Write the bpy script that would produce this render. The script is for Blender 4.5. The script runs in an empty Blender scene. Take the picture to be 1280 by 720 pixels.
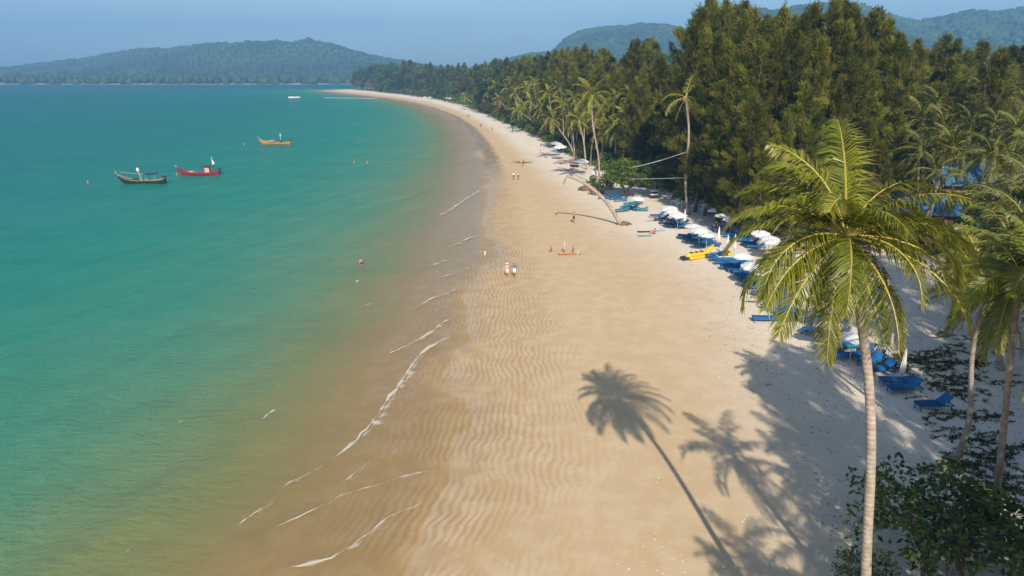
import bpy, math, random
import numpy as np
from mathutils import Vector, Matrix, Euler

# ------------------------------------------------------------------ camera, sky, sun, exposure
SC = bpy.context.scene
COL = SC.collection
F_PX, V0, CAM_H = 853.0, 93.0, 22.0          # focal length in photo pixels, horizon row, camera height
PITCH = math.atan((360 - V0) / F_PX)
cam = bpy.data.cameras.new('camera'); cam_o = bpy.data.objects.new('camera', cam); COL.objects.link(cam_o)
cam.sensor_width = 36.0; cam.lens = 36.0 * F_PX / 1280.0
cam.clip_start = 0.1; cam.clip_end = 40000
cam_o.location = (0, 0, CAM_H); cam_o.rotation_euler = (math.pi / 2 - PITCH, 0, 0)
SC.camera = cam_o

SUN_VEC = Vector((0.075, -1.456, 1.0)).normalized()      # towards the sun
world = bpy.data.worlds.new('World'); SC.world = world; world.use_nodes = True
wn = world.node_tree; wn.nodes.clear()
w_out = wn.nodes.new('ShaderNodeOutputWorld'); w_bg = wn.nodes.new('ShaderNodeBackground')
w_sky = wn.nodes.new('ShaderNodeTexSky'); w_sky.sky_type = 'NISHITA'; w_sky.sun_disc = False
w_sky.sun_elevation = math.radians(34.5); w_sky.sun_rotation = math.radians(180 - 3)
w_sky.altitude = 20; w_sky.air_density = 1.0; w_sky.dust_density = 1.2; w_sky.ozone_density = 2.2
w_bg.inputs['Strength'].default_value = 0.108
w_co = wn.nodes.new('ShaderNodeTexCoord'); w_mp = wn.nodes.new('ShaderNodeMapping'); w_mp.inputs['Scale'].default_value = (1.2, 1.2, 9.0)     # thin high cloud over the whole sky
w_nz = wn.nodes.new('ShaderNodeTexNoise'); w_nz.inputs['Scale'].default_value = 2.6; w_nz.inputs['Detail'].default_value = 6; w_nz.inputs['Roughness'].default_value = 0.6
w_mr = wn.nodes.new('ShaderNodeMapRange'); w_mr.inputs[1].default_value = 0.42; w_mr.inputs[2].default_value = 0.78; w_mr.inputs[3].default_value = 0.0; w_mr.inputs[4].default_value = 0.30
w_bw = wn.nodes.new('ShaderNodeRGBToBW'); w_sc = wn.nodes.new('ShaderNodeVectorMath'); w_sc.operation = 'SCALE'; w_sc.inputs[0].default_value = (1.38, 1.38, 1.46)
w_mx = wn.nodes.new('ShaderNodeMix'); w_mx.data_type = 'RGBA'
wn.links.new(w_co.outputs['Generated'], w_mp.inputs[0]); wn.links.new(w_mp.outputs[0], w_nz.inputs['Vector']); wn.links.new(w_nz.outputs[0], w_mr.inputs[0])
wn.links.new(w_sky.outputs[0], w_bw.inputs[0]); wn.links.new(w_bw.outputs[0], w_sc.inputs['Scale'])
wn.links.new(w_mr.outputs[0], w_mx.inputs[0]); wn.links.new(w_sky.outputs[0], w_mx.inputs[6]); wn.links.new(w_sc.outputs[0], w_mx.inputs[7])
wn.links.new(w_mx.outputs[2], w_bg.inputs['Color']); wn.links.new(w_bg.outputs[0], w_out.inputs['Surface'])
sun = bpy.data.lights.new('sun', 'SUN'); sun.energy = 5.0; sun.angle = math.radians(0.53); sun.color = (1.0, 0.90, 0.76)
sun_o = bpy.data.objects.new('sun', sun); COL.objects.link(sun_o)
sun_o.location = (10, -60, 80); sun_o.rotation_euler = SUN_VEC.to_track_quat('Z', 'Y').to_euler()
SC.view_settings.view_transform = 'Standard'; SC.view_settings.look = 'None'
SC.view_settings.exposure = 0.48; SC.view_settings.gamma = 1.0; SC.view_settings.use_curve_mapping = False
SC.render.engine = 'CYCLES'
cy = SC.cycles
cy.max_bounces = 5; cy.diffuse_bounces = 2; cy.glossy_bounces = 2; cy.transmission_bounces = 3
cy.transparent_max_bounces = 8; cy.volume_bounces = 0; cy.use_denoising = True
cy.caustics_reflective = False; cy.caustics_refractive = False
cy.sample_clamp_indirect = 4.0

rng = np.random.default_rng(7); random.seed(7)

# ------------------------------------------------------------------ pixel directions (photo 1280x720) to places
_c, _s = math.cos(PITCH), math.sin(PITCH)
def ray(u, v):
    a = (u - 640) / F_PX; b = (360 - v) / F_PX
    return np.array([a, _c + b * _s, -_s + b * _c])
def P(u, v, z=0.0):
    r = ray(u, v); return np.array([0, 0, CAM_H]) + r * ((z - CAM_H) / r[2])
def PY(u, v, Y):
    r = ray(u, v); return np.array([0, 0, CAM_H]) + r * (Y / r[1])
def pix(p):
    d = p[1] * _c - (p[2] - CAM_H) * _s
    return 640 + F_PX * p[0] / d, 360 - F_PX * (p[1] * _s + (p[2] - CAM_H) * _c) / d

# ------------------------------------------------------------------ noise
_lat = rng.random((256, 256))
def vnoise(x, y):
    x = np.asarray(x, float); y = np.asarray(y, float)
    xi = np.floor(x).astype(int); yi = np.floor(y).astype(int); fx = x - xi; fy = y - yi
    fx = fx * fx * (3 - 2 * fx); fy = fy * fy * (3 - 2 * fy)
    g = lambda i, j: _lat[(xi + i) & 255, (yi + j) & 255]
    return (g(0, 0) * (1 - fx) + g(1, 0) * fx) * (1 - fy) + (g(0, 1) * (1 - fx) + g(1, 1) * fx) * fy - 0.5
def fbm(x, y, o=4):
    r = 0; a = 1.0
    for i in range(o):
        r = r + a * vnoise(x * 2 ** i + 17.3 * i, y * 2 ** i + 5.1 * i); a *= 0.5
    return r

# ------------------------------------------------------------------ mesh helpers
class MB:
    """collects vertices and faces, then becomes ONE mesh"""
    def __init__(s): s.V = []; s.F = []; s.M = []; s.T = []; s.n = 0
    def add(s, V, F, m=0, tone=0.5):
        V = np.asarray(V, float).reshape(-1, 3)
        s.V.append(V); s.T.append(np.broadcast_to(np.asarray(tone, float), (len(V),)).copy())
        groups = F if isinstance(F, list) and len(F) and isinstance(F[0], np.ndarray) else None
        if groups is None:
            by = {}
            for f in F: by.setdefault(len(f), []).append(f)
            groups = [np.array(x, int) for x in by.values()]
        for g in groups:
            if len(g): s.F.append(g + s.n); s.M.append(np.full(len(g), m, int))
        s.n += len(V); return s
    def box(s, c, size, m=0, rot=None, tone=0.5):
        h = np.array(size) / 2
        v = np.array([[x, y, z] for x in (-1, 1) for y in (-1, 1) for z in (-1, 1)]) * h
        if rot is not None: v = v @ np.array(Euler(rot).to_matrix()).T
        return s.add(v + np.array(c), [(0, 1, 3, 2), (4, 6, 7, 5), (0, 4, 5, 1), (2, 3, 7, 6), (0, 2, 6, 4), (1, 5, 7, 3)], m, tone)
    def tube(s, path, rad, n=8, m=0, cap=True, tone=0.5):
        path = np.asarray(path, float); k = len(path); rad = np.broadcast_to(np.asarray(rad, float), (k,))
        t = np.gradient(path, axis=0); t /= np.linalg.norm(t, axis=1)[:, None] + 1e-12
        ref = np.array([0, 0, 1.0]) if abs(t[:, 2]).mean() < 0.8 else np.array([1.0, 0, 0])
        a = np.cross(t, ref); a /= np.linalg.norm(a, axis=1)[:, None] + 1e-12; b = np.cross(t, a)
        th = np.arange(n) * 2 * math.pi / n
        V = (path[:, None] + rad[:, None, None] * (np.cos(th)[None, :, None] * a[:, None] + np.sin(th)[None, :, None] * b[:, None])).reshape(-1, 3)
        i = np.arange(k - 1)[:, None] * n; j = np.arange(n)[None]; j2 = (j + 1) % n
        Q = np.stack([i + j, i + j2, i + n + j2, i + n + j], -1).reshape(-1, 4)
        fs = [Q]
        s.add(V, fs, m, tone)
        if cap:
            o = s.n - len(V)
            s.F.append(np.array([list(range(n))[::-1]]) + o); s.M.append(np.array([m]))
            s.F.append(np.array([list(range(n))]) + o + (k - 1) * n); s.M.append(np.array([m]))
        return s
    def mesh(s, name, mats, smooth=False):
        V = np.concatenate(s.V); me = bpy.data.meshes.new(name)
        nl = sum(g.size for g in s.F); nf = sum(len(g) for g in s.F)
        me.vertices.add(len(V)); me.vertices.foreach_set('co', V.astype(np.float32).ravel())
        me.loops.add(nl); me.polygons.add(nf)
        me.loops.foreach_set('vertex_index', np.concatenate([g.ravel() for g in s.F]).astype(np.int32))
        tot = np.concatenate([np.full(len(g), g.shape[1]) for g in s.F]); st = np.concatenate([[0], np.cumsum(tot)[:-1]])
        me.polygons.foreach_set('loop_start', st.astype(np.int32))
        me.polygons.foreach_set('material_index', np.concatenate(s.M).astype(np.int32))
        me.polygons.foreach_set('use_smooth', np.full(nf, smooth))
        a = me.attributes.new('tone', 'FLOAT', 'POINT'); a.data.foreach_set('value', np.concatenate(s.T).astype(np.float32))
        for m in (mats if isinstance(mats, (list, tuple)) else [mats]): me.materials.append(m)
        me.update(calc_edges=True); me.validate()
        return me
def obj(name, me, parent=None, loc=None, rot=None, scale=None, mats=None, smooth=False):
    if isinstance(me, MB): me = me.mesh(name, mats, smooth)
    o = bpy.data.objects.new(name, me); COL.objects.link(o)
    if parent is not None: o.parent = parent
    if loc is not None: o.location = [float(x) for x in loc]
    if rot is not None: o.rotation_euler = [float(x) for x in rot]
    if scale is not None: o.scale = scale if hasattr(scale, '__len__') else (scale,) * 3
    return o
def tag(o, label=None, cat=None, group=None, kind=None):
    if label: o['label'] = label
    if cat: o['category'] = cat
    if group: o['group'] = group
    if kind: o['kind'] = kind
    return o
def thing(name, label, cat, loc=(0, 0, 0), rz=0.0, group=None):
    o = bpy.data.objects.new(name, None); COL.objects.link(o); o.empty_display_size = 0.3
    o.location = [float(x) for x in loc]; o.rotation_euler = (0, 0, float(rz)); return tag(o, label, cat, group)
def copy_tree(o, parent=None):
    c = o.copy(); COL.objects.link(c); c.parent = parent
    for ch in list(o.children): copy_tree(ch, c)
    return c

# ------------------------------------------------------------------ materials
MATS = {}
def new_mat(name):
    m = bpy.data.materials.new(name); m.use_nodes = True; m.node_tree.nodes.clear(); MATS[name] = m
    return m, m.node_tree
class N:
    """small node-graph helper"""
    def __init__(s, nt): s.nt = nt
    def __call__(s, typ, ins=None, **props):
        n = s.nt.nodes.new('ShaderNode' + typ)
        for k, v in props.items(): setattr(n, k, v)
        for k, v in (ins or {}).items():
            sk = n.inputs[k]
            if isinstance(v, bpy.types.NodeSocket): s.nt.links.new(v, sk)
            else: sk.default_value = v
        return n
    def math(s, op, a, b=0.0, c=None, clamp=False):
        n = s.nt.nodes.new('ShaderNodeMath'); n.operation = op; n.use_clamp = clamp
        for i, v in enumerate((a, b) if c is None else (a, b, c)):
            if isinstance(v, bpy.types.NodeSocket): s.nt.links.new(v, n.inputs[i])
            else: n.inputs[i].default_value = v
        return n.outputs[0]
    def mix(s, f, a, b, blend='MIX'):
        n = s.nt.nodes.new('ShaderNodeMix'); n.data_type = 'RGBA'; n.blend_type = blend; n.clamp_factor = True
        for k, v in ((0, f), (6, a), (7, b)):
            if isinstance(v, bpy.types.NodeSocket): s.nt.links.new(v, n.inputs[k])
            elif k == 0: n.inputs[0].default_value = v
            else: n.inputs[k].default_value = (*v, 1) if len(v) == 3 else v
        return n.outputs[2]
    def ramp(s, f, stops, interp='LINEAR'):
        n = s.nt.nodes.new('ShaderNodeValToRGB'); n.color_ramp.interpolation = interp; cr = n.color_ramp
        while len(cr.elements) < len(stops): cr.elements.new(0.5)
        for e, (p, c) in zip(cr.elements, stops): e.position = p; e.color = (*c, 1) if len(c) == 3 else c
        s.nt.links.new(f, n.inputs[0]); return n.outputs[0]
    def sstep(s, x, lo, hi):
        n = s.nt.nodes.new('ShaderNodeMapRange'); n.interpolation_type = 'SMOOTHSTEP'
        s.nt.links.new(x, n.inputs[0])
        for i, v in enumerate((lo, hi, 0.0, 1.0)): n.inputs[i + 1].default_value = v
        return n.outputs[0]
    def noise(s, vec, scale, detail=4, rough=0.55, dist=0.0):
        return s('TexNoise', {'Vector': vec, 'Scale': scale, 'Detail': detail, 'Roughness': rough, 'Distortion': dist}).outputs[0]
    def out(s, surf):
        o = s.nt.nodes.new('ShaderNodeOutputMaterial'); s.nt.links.new(surf, o.inputs['Surface'])

def plain(name, col, rough=0.6, var=0.12, scale=8.0, metal=0.0, spec=0.4, bump=0.0, objvar=0.0):
    """painted / plastic / wood surface with uneven colour"""
    m, nt = new_mat(name); n = N(nt)
    co = n('TexCoord').outputs['Object']
    nz = n.noise(co, scale, 5, 0.6)
    f = n.math('MULTIPLY_ADD', nz, 2 * var, 1 - var)
    if objvar:
        r = n('ObjectInfo').outputs['Random']; f = n.math('MULTIPLY', f, n.math('MULTIPLY_ADD', r, 2 * objvar, 1 - objvar))
    c = n('VectorMath', {0: (*col[:3],), 'Scale': f}, operation='SCALE').outputs[0]
    ins = {'Base Color': c, 'Roughness': rough, 'Metallic': metal, 'Specular IOR Level': spec}
    if bump: ins['Normal'] = n('Bump', {'Height': n.noise(co, scale * 4, 4), 'Strength': bump, 'Distance': 0.02}).outputs[0]
    n.out(n('BsdfPrincipled', ins).outputs[0]); return m
def leafmat(name, dark, light, tip=(0.22, 0.15, 0.06), trans=0.3, objvar=0.25, rough=0.5, spec=0.3):
    """leaf: colour runs dark->light by the leaf's own tone attribute; tone above 1 is dried brown"""
    m, nt = new_mat(name); n = N(nt)
    t = n('Attribute', attribute_name='tone').outputs['Fac']
    c = n.mix(t, dark, light)
    c = n.mix(n.math('SUBTRACT', t, 1.0, clamp=True), c, tip)
    r = n('ObjectInfo').outputs['Random']
    c = n('HueSaturation', {'Hue': n.math('MULTIPLY_ADD', r, 0.022, 0.486), 'Saturation': 1.0,
                            'Value': n.math('MULTIPLY_ADD', n.math('FRACT', n.math('MULTIPLY', r, 7.31)), 2 * objvar, 1 - objvar), 'Color': c}).outputs[0]
    p = n('BsdfPrincipled', {'Base Color': c, 'Roughness': rough, 'Specular IOR Level': spec}).outputs[0]
    tr = n('BsdfTranslucent', {'Color': n.mix(0.5, c, n('VectorMath', {0: c, 1: (1.5, 1.4, 0.5)}, operation='MULTIPLY').outputs[0])}).outputs[0]
    n.out(n('MixShader', {0: trans, 1: p, 2: tr}).outputs[0]); return m

# ------------------------------------------------------------------ lie of the land
def world_line(pts):
    w = np.array([P(u, v)[:2] for u, v in pts]); return w[np.argsort(w[:, 1])]
SHORE = world_line([(440, 760), (470, 718), (502, 670), (530, 620), (542, 600), (552, 560), (560, 520), (566, 480), (576, 440), (588, 400),
                    (598, 360), (603, 320), (607, 280), (611, 240), (611, 215), (606, 195), (598, 177), (585, 160), (566, 146),
                    (540, 135.5), (515, 128.5), (490, 123.5), (470, 121.2), (440, 117.8), (415, 115.2), (396, 113)])
EDGE = world_line([(935, 283), (872, 258), (805, 232), (772, 222), (742, 208), (716, 194), (692, 184), (668, 171), (645, 160),
                   (622, 150), (606, 142), (590, 136), (570, 130), (545, 125), (520, 121.5), (500, 119), (470, 115.8), (440, 113.2), (410, 111), (388, 110)])
Y_CAPE = SHORE[-1, 1]
SHORE = np.vstack([[SHORE[0, 0] - 4, -200], [SHORE[0, 0] - 1, 0], SHORE, [-230, Y_CAPE + 120], [100, Y_CAPE + 220], [700, Y_CAPE + 420], [900, 4000]])
EDGE = np.vstack([[34, -200], [36, 0], [44, 40], [50, 70], EDGE[:], [-180, Y_CAPE + 120], [140, Y_CAPE + 220], [740, Y_CAPE + 420], [940, 4000]])
EDGE = EDGE[np.argsort(EDGE[:, 1])]
def xs(y): return np.interp(y, SHORE[:, 1], SHORE[:, 0])
def xe(y): return np.interp(y, EDGE[:, 1], EDGE[:, 0])
PROF_O = [-6000, -400, -120, -60, -30, -14, -6, 0, 8, 20, 34, 60, 200, 6000]
PROF_Z = [-16, -11, -6.0, -3.6, -1.9, -0.68, -0.15, 0, 0.14, 0.42, 0.8, 1.2, 2.0, 4.0]
def hgt(x, y):
    x = np.asarray(x, float); y = np.asarray(y, float); o = x - xs(y)
    z = np.interp(o, PROF_O, PROF_Z)
    near = np.exp(-((o + 3) / 16) ** 2)
    z = z + near * (0.075 * fbm(x / 9, y / 14, 3) + 0.02 * fbm(x / 2.1, y / 3.7, 2))
    up = np.clip((o - 18) / 20, 0, 1)
    return z + up * (0.16 * fbm(x / 7, y / 7, 3) + 0.05 * fbm(x / 1.3, y / 1.3, 3))
def G(u, v):
    z = 0.0
    for _ in range(8):
        p = P(u, v, z); z = float(hgt(p[0], p[1]))
    return np.array([p[0], p[1], z])
def on(x, y): return np.array([x, y, float(hgt(x, y))])

# ------------------------------------------------------------------ materials of the setting
def sand_mat():
    m, nt = new_mat('sand'); n = N(nt)
    co = n('TexCoord').outputs['Object']
    off = n('Attribute', attribute_name='off').outputs['Fac']; veg = n('Attribute', attribute_name='veg').outputs['Fac']
    sep = n('SeparateXYZ', {0: co}); y = sep.outputs[1]; z = sep.outputs[2]
    big = n.noise(co, 0.09, 4, 0.6); mid = n.noise(co, 0.6, 5, 0.6); fine = n.noise(co, 9.0, 5, 0.7)
    offc = n('Attribute', attribute_name='offc').outputs['Fac']
    offn = n.math('ADD', offc, n.math('MULTIPLY_ADD', big, 8.0, -4.0))
    c = n.mix(n.sstep(offn, 14.0, 33.0), (0.535, 0.39, 0.23), (0.70, 0.62, 0.51))          # firm sand to loose dry sand
    c = n.mix(n.sstep(offn, 3.0, 10.0), (0.455, 0.32, 0.175), c)                              # damp ripple flat
    wet = n.math('SUBTRACT', 1.0, n.sstep(n.math('ADD', z, n.math('MULTIPLY_ADD', mid, 0.05, -0.025)), 0.0, 0.065))
    c = n.mix(wet, c, (0.41, 0.28, 0.145))                                                   # soaked strip at the water
    weed = n.math('MULTIPLY', n.math('MULTIPLY', n.sstep(off, -1.5, 0.8), n.math('SUBTRACT', 1.0, n.sstep(n.math('ADD', off, n.math('MULTIPLY_ADD', mid, 5.0, -2.5)), 2.0, 4.5))), n.math('MULTIPLY', n.sstep(y, 140.0, 190.0), n.math('SUBTRACT', 1.0, n.sstep(y, 500.0, 750.0))))
    c = n.mix(n.math('MULTIPLY', weed, 0.85), c, (0.17, 0.115, 0.06))     # band of weed and wet sand round the bend
    c = n.mix(n.math('MULTIPLY', n.sstep(mid, 0.42, 0.62), 0.16), c, (0.75, 0.63, 0.46))
    c = n.mix(n.math('MULTIPLY', n.sstep(n.noise(co, 0.28, 4, 0.6, 0.6), 0.5, 0.72), 0.22), c, (0.45, 0.33, 0.2))
    # sand ripples: lines that follow the shore, meandering
    vec = n('CombineXYZ', {0: off, 1: n.math('MULTIPLY', y, 0.22), 2: 0.0}).outputs[0]
    warp = n.noise(n('CombineXYZ', {0: n.math('MULTIPLY', off, 0.35), 1: n.math('MULTIPLY', y, 0.5), 2: 3.0}).outputs[0], 0.5, 2, 0.4)
    warp2 = n.noise(n('CombineXYZ', {0: off, 1: n.math('MULTIPLY', y, 0.8), 2: 7.0}).outputs[0], 0.9, 3, 0.5)
    ph = n.math('MULTIPLY_ADD', off, 13.5, n.math('ADD', n.math('MULTIPLY', warp, 30.0), n.math('MULTIPLY', warp2, 7.0)))
    rip = n.math('MULTIPLY_ADD', n.math('SINE', ph), 0.5, 0.5)
    rip = n.math('POWER', rip, 1.6)
    patch = n.noise(n('CombineXYZ', {0: n.math('MULTIPLY', off, 0.5), 1: y, 2: 1.0}).outputs[0], 0.16, 4, 0.6)
    mask = n.math('MULTIPLY', n.sstep(offn, -10.0, 2.5), n.math('SUBTRACT', 1.0, n.sstep(offn, 4.0, 13.0)))
    mask = n.math('MULTIPLY', mask, n.math('MULTIPLY_ADD', n.sstep(patch, 0.40, 0.58), 0.9, 0.1))
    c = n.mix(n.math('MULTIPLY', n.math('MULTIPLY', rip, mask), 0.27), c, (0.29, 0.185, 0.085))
    lit = n.math('MULTIPLY', n.math('POWER', n.math('SUBTRACT', 1.0, rip), 2.5), mask)  # paler sand between the dark ripple lines
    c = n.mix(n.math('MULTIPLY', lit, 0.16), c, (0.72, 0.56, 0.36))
    # ground of the wood: needles and earth
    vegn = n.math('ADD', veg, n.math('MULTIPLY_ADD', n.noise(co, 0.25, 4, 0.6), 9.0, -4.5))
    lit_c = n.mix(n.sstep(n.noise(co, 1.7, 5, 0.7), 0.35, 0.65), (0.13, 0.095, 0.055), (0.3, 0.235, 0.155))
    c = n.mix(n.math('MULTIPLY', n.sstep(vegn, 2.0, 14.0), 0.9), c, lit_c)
    c = n('VectorMath', {0: c, 'Scale': n.math('MULTIPLY_ADD', fine, 0.22, 0.89)}, operation='SCALE').outputs[0]
    h = n.math('ADD', n.math('MULTIPLY', rip, n.math('MULTIPLY', mask, 0.03)), n.math('ADD', n.math('MULTIPLY', fine, 0.012), n.math('MULTIPLY', mid, 0.05)))
    foot = n('TexVoronoi', {'Vector': co, 'Scale': 1.5, 'Randomness': 1.0}).outputs['Distance']
    h = n.math('ADD', h, n.math('MULTIPLY', n.math('MULTIPLY', n.sstep(foot, 0.0, 0.55), n.sstep(offn, 16.0, 28.0)), 0.035))
    b = n('Bump', {'Height': h, 'Strength': 0.7, 'Distance': 1.0}).outputs[0]
    rough = n.math('MULTIPLY_ADD', wet, -0.6, 0.92)
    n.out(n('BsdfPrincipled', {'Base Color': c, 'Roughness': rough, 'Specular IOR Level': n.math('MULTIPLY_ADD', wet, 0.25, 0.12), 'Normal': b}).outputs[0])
    return m
def sea_mat():
    m, nt = new_mat('sea_water'); n = N(nt)
    co = n('TexCoord').outputs['Object']; d = n('Attribute', attribute_name='depth').outputs['Fac']
    cloudy = n.noise(co, 0.05, 5, 0.6, 0.5)
    dn = n.math('MULTIPLY', d, n.math('MULTIPLY_ADD', cloudy, 0.9, 0.55))
    x = n.math('DIVIDE', n.math('LOGARITHM', n.math('ADD', n.math('MULTIPLY', dn, 4.0), 1.0), 10.0), 1.76)   # 0 at shore, 1 at 14 m
    c = n.ramp(x, [(0.0, (0.46, 0.31, 0.13)), (0.16, (0.34, 0.265, 0.105)), (0.30, (0.19, 0.235, 0.095)), (0.44, (0.085, 0.22, 0.125)),
                   (0.62, (0.014, 0.195, 0.135)), (0.8, (0.003, 0.148, 0.134)), (1.0, (0.001, 0.090, 0.118))])
    c = n.mix(n.math('MULTIPLY', n.sstep(n.noise(n('VectorMath', {0: co, 1: (0.25, 1.0, 1)}, operation='MULTIPLY').outputs[0], 0.12, 5, 0.6), 0.45, 0.7), 0.25), c,
              n('VectorMath', {0: c, 1: (0.6, 0.72, 0.78)}, operation='MULTIPLY').outputs[0])
    alpha = n.math('SUBTRACT', 1.0, n.math('POWER', 2.7183, n.math('MULTIPLY', dn, -2.6)))
    # ripples, longer across the view of the bay; steeper wind chop further out
    st = n('VectorMath', {0: co, 1: (0.42, 1.0, 1)}, operation='MULTIPLY').outputs[0]
    st2 = n('VectorMath', {0: co, 1: (1.0, 0.38, 1)}, operation='MULTIPLY').outputs[0]
    h1 = n.math('MULTIPLY_ADD', n.noise(st2, 0.5, 4, 0.6, 0.6), 1.2, n.math('MULTIPLY', n.noise(st, 0.5, 4, 0.6, 0.4), 0.6)); h2 = n.noise(st, 2.3, 5, 0.65, 0.3); h3 = n.noise(co, 0.13, 3, 0.5)
    calm = n.math('MULTIPLY_ADD', n.sstep(d, 0.02, 0.9), 0.7, 0.3)
    h = n.math('ADD', n.math('MULTIPLY', h1, 0.34), n.math('ADD', n.math('MULTIPLY', h2, 0.2), n.math('MULTIPLY', h3, 0.6)))
    b = n('Bump', {'Height': n.math('MULTIPLY', h, calm), 'Strength': 0.55, 'Distance': 1.0}).outputs[0]
    body = n('BsdfDiffuse', {'Color': c, 'Normal': b}).outputs[0]
    clear = n('BsdfTransparent', {'Color': (0.96, 0.93, 0.84, 1)}).outputs[0]
    s1 = n('MixShader', {0: alpha, 1: clear, 2: body}).outputs[0]
    gl = n('BsdfGlossy', {'Color': (1, 1, 1, 1), 'Roughness': 0.12, 'Normal': b}).outputs[0]
    fr = n('Fresnel', {'IOR': 1.33, 'Normal': b}).outputs[0]
    fr = n.math('MINIMUM', n.math('MULTIPLY', fr, 0.55), 0.15)
    fr = n.math('MULTIPLY', fr, n.sstep(d, 0.0, 0.05))
    n.out(n('MixShader', {0: fr, 1: s1, 2: gl}).outputs[0]); return m
def foam_mat():
    m, nt = new_mat('foam'); n = N(nt)
    co = n('TexCoord').outputs['Object']; t = n('Attribute', attribute_name='tone').outputs['Fac']
    nz = n.noise(co, 4.0, 8, 0.85); nz2 = n.noise(co, 0.9, 3, 0.5)
    a = n.sstep(n.math('ADD', n.math('ADD', t, nz), n.math('MULTIPLY', nz2, 0.7)), 1.2, 1.6)
    d = n('BsdfDiffuse', {'Color': (0.66, 0.60, 0.49, 1)}).outputs[0]; tr = n('BsdfTransparent').outputs[0]
    n.out(n('MixShader', {0: n.math('MULTIPLY', a, 0.8), 1: tr, 2: d}).outputs[0]); return m
def wood_canopy_mat(name, dark, light):
    m, nt = new_mat(name); n = N(nt)
    co = n('TexCoord').outputs['Object']; t = n('Attribute', attribute_name='tone').outputs['Fac']
    nz = n.noise(co, 0.12, 5, 0.7)
    c = n.mix(n.math('MULTIPLY_ADD', nz, 0.5, n.math('MULTIPLY', t, 0.6), clamp=True), dark, light)
    b = n('Bump', {'Height': n.noise(co, 0.3, 5, 0.7), 'Strength': 0.8, 'Distance': 3.0}).outputs[0]
    n.out(n('BsdfPrincipled', {'Base Color': c, 'Roughness': 0.9, 'Specular IOR Level': 0.1, 'Normal': b}).outputs[0]); return m
M_sand = sand_mat(); M_sea = sea_mat(); M_foam = foam_mat()
M_hill = wood_canopy_mat('hill_wood', (0.010, 0.026, 0.014), (0.075, 0.115, 0.042))

def grid_mesh(name, X, Y, Z, mat, attrs, smooth=True):
    r, c = X.shape; i = np.arange(r - 1)[:, None] * c; j = np.arange(c - 1)[None]
    Q = np.stack([i + j, i + j + 1, i + c + j + 1, i + c + j], -1).reshape(-1, 4)
    mb = MB(); mb.add(np.stack([X, Y, Z], -1).reshape(-1, 3), [Q]); me = mb.mesh(name, mat, smooth)
    for k, a in attrs.items():
        t = me.attributes.new(k, 'FLOAT', 'POINT'); t.data.foreach_set('value', np.asarray(a, np.float32).ravel())
    return me
def steps(*segs):
    """segs: (start, stop, first step, growth)"""
    out = []
    for a, b, d, g in segs:
        x = a; sg = 1 if b > a else -1
        while (x - b) * sg < 0: out.append(x); x += sg * d; d *= g
    out.append(segs[-1][1]); return np.array(out)

# ground: beach, sea bed and the floor of the wood, one sheet
ys = steps((-200, 20, 10, 1.0), (20, 60, 0.3, 1.0), (60, 130, 0.45, 1.0), (130, 4000, 0.8, 1.02))
oo = np.concatenate([-steps((14, 4000, 2, 1.25))[::-1], steps((-12, 16, 0.3, 1.0), (16, 62, 0.55, 1.0), (62, 6000, 1.5, 1.12))])
Yg = np.repeat(ys[:, None], len(oo), 1); Xg = xs(ys)[:, None] + oo[None]
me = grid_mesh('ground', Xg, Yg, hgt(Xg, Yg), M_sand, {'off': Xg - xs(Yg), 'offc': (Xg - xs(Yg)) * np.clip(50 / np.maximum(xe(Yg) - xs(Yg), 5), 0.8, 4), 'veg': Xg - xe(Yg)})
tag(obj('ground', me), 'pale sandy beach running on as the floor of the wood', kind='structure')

# sea
FOAM = [  # breaking crests, in photo pixels, with width in metres and how white
    ([(602, 237), (585, 247), (566, 260), (545, 272)], 0.55, 0.75), ([(600, 294), (585, 299), (570, 306), (557, 310)], 0.5, 0.6),
    ([(567, 324), (554, 327), (542, 332)], 0.45, 0.6), ([(588, 334), (574, 341), (560, 345), (549, 349)], 0.4, 0.5), ([(541, 356), (533, 358.5)], 0.35, 0.45),
    ([(576, 359), (560, 367), (542, 373), (520, 385), (502, 389)], 0.36, 0.6), ([(565, 381), (552, 386), (543, 391)], 0.3, 0.5),
    ([(568, 396), (550, 406), (539, 416), (530, 422), (512, 431), (493, 440), (474, 448)], 0.36, 0.72),
    ([(563, 419), (548, 428), (535, 436), (520, 450), (512, 461), (504, 475), (494, 488), (484, 501), (474, 518), (460, 535), (444, 552), (428, 565), (412, 576)], 0.46, 0.85),
    ([(412, 576), (388, 592), (362, 605), (336, 630), (307, 652)], 0.26, 0.55), ([(497, 562), (480, 571), (462, 579), (448, 589), (437, 599), (419, 608)], 0.2, 0.62),
    ([(553, 584), (530, 591), (502, 598), (466, 609), (430, 619), (397, 637), (350, 658), (311, 677)], 0.15, 0.6),
    ([(546, 614), (532, 626), (517, 635), (488, 646), (459, 669), (437, 686), (415, 700), (372, 709), (330, 716)], 0.2, 0.72),
    ([(345, 512), (336, 518), (326, 527)], 0.75, 0.95), ([(466, 379.5), (455, 383)], 0.5, 0.7), ([(449, 350), (445, 354)], 0.4, 0.6),
    ([(230, 526), (222, 530)], 0.32, 0.7), ([(100, 636), (88, 641)], 0.25, 0.6), ([(309, 648), (300, 656)], 0.34, 0.9), ([(165, 686), (155, 693)], 0.28, 0.65),
    ([(330, 436), (322, 442)], 0.3, 0.3), ([(386, 455), (376, 462)], 0.3, 0.3), ([(580, 275), (574, 279)], 0.5, 0.5), ([(597, 212), (588, 220)], 0.5, 0.5),
    ([(590, 186), (583, 192)], 0.6, 0.4), ([(538, 283), (533, 285)], 0.4, 0.5)]
LINES = [np.array([P(u, v)[:2] for u, v in pl]) for pl, w, t in FOAM]
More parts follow.
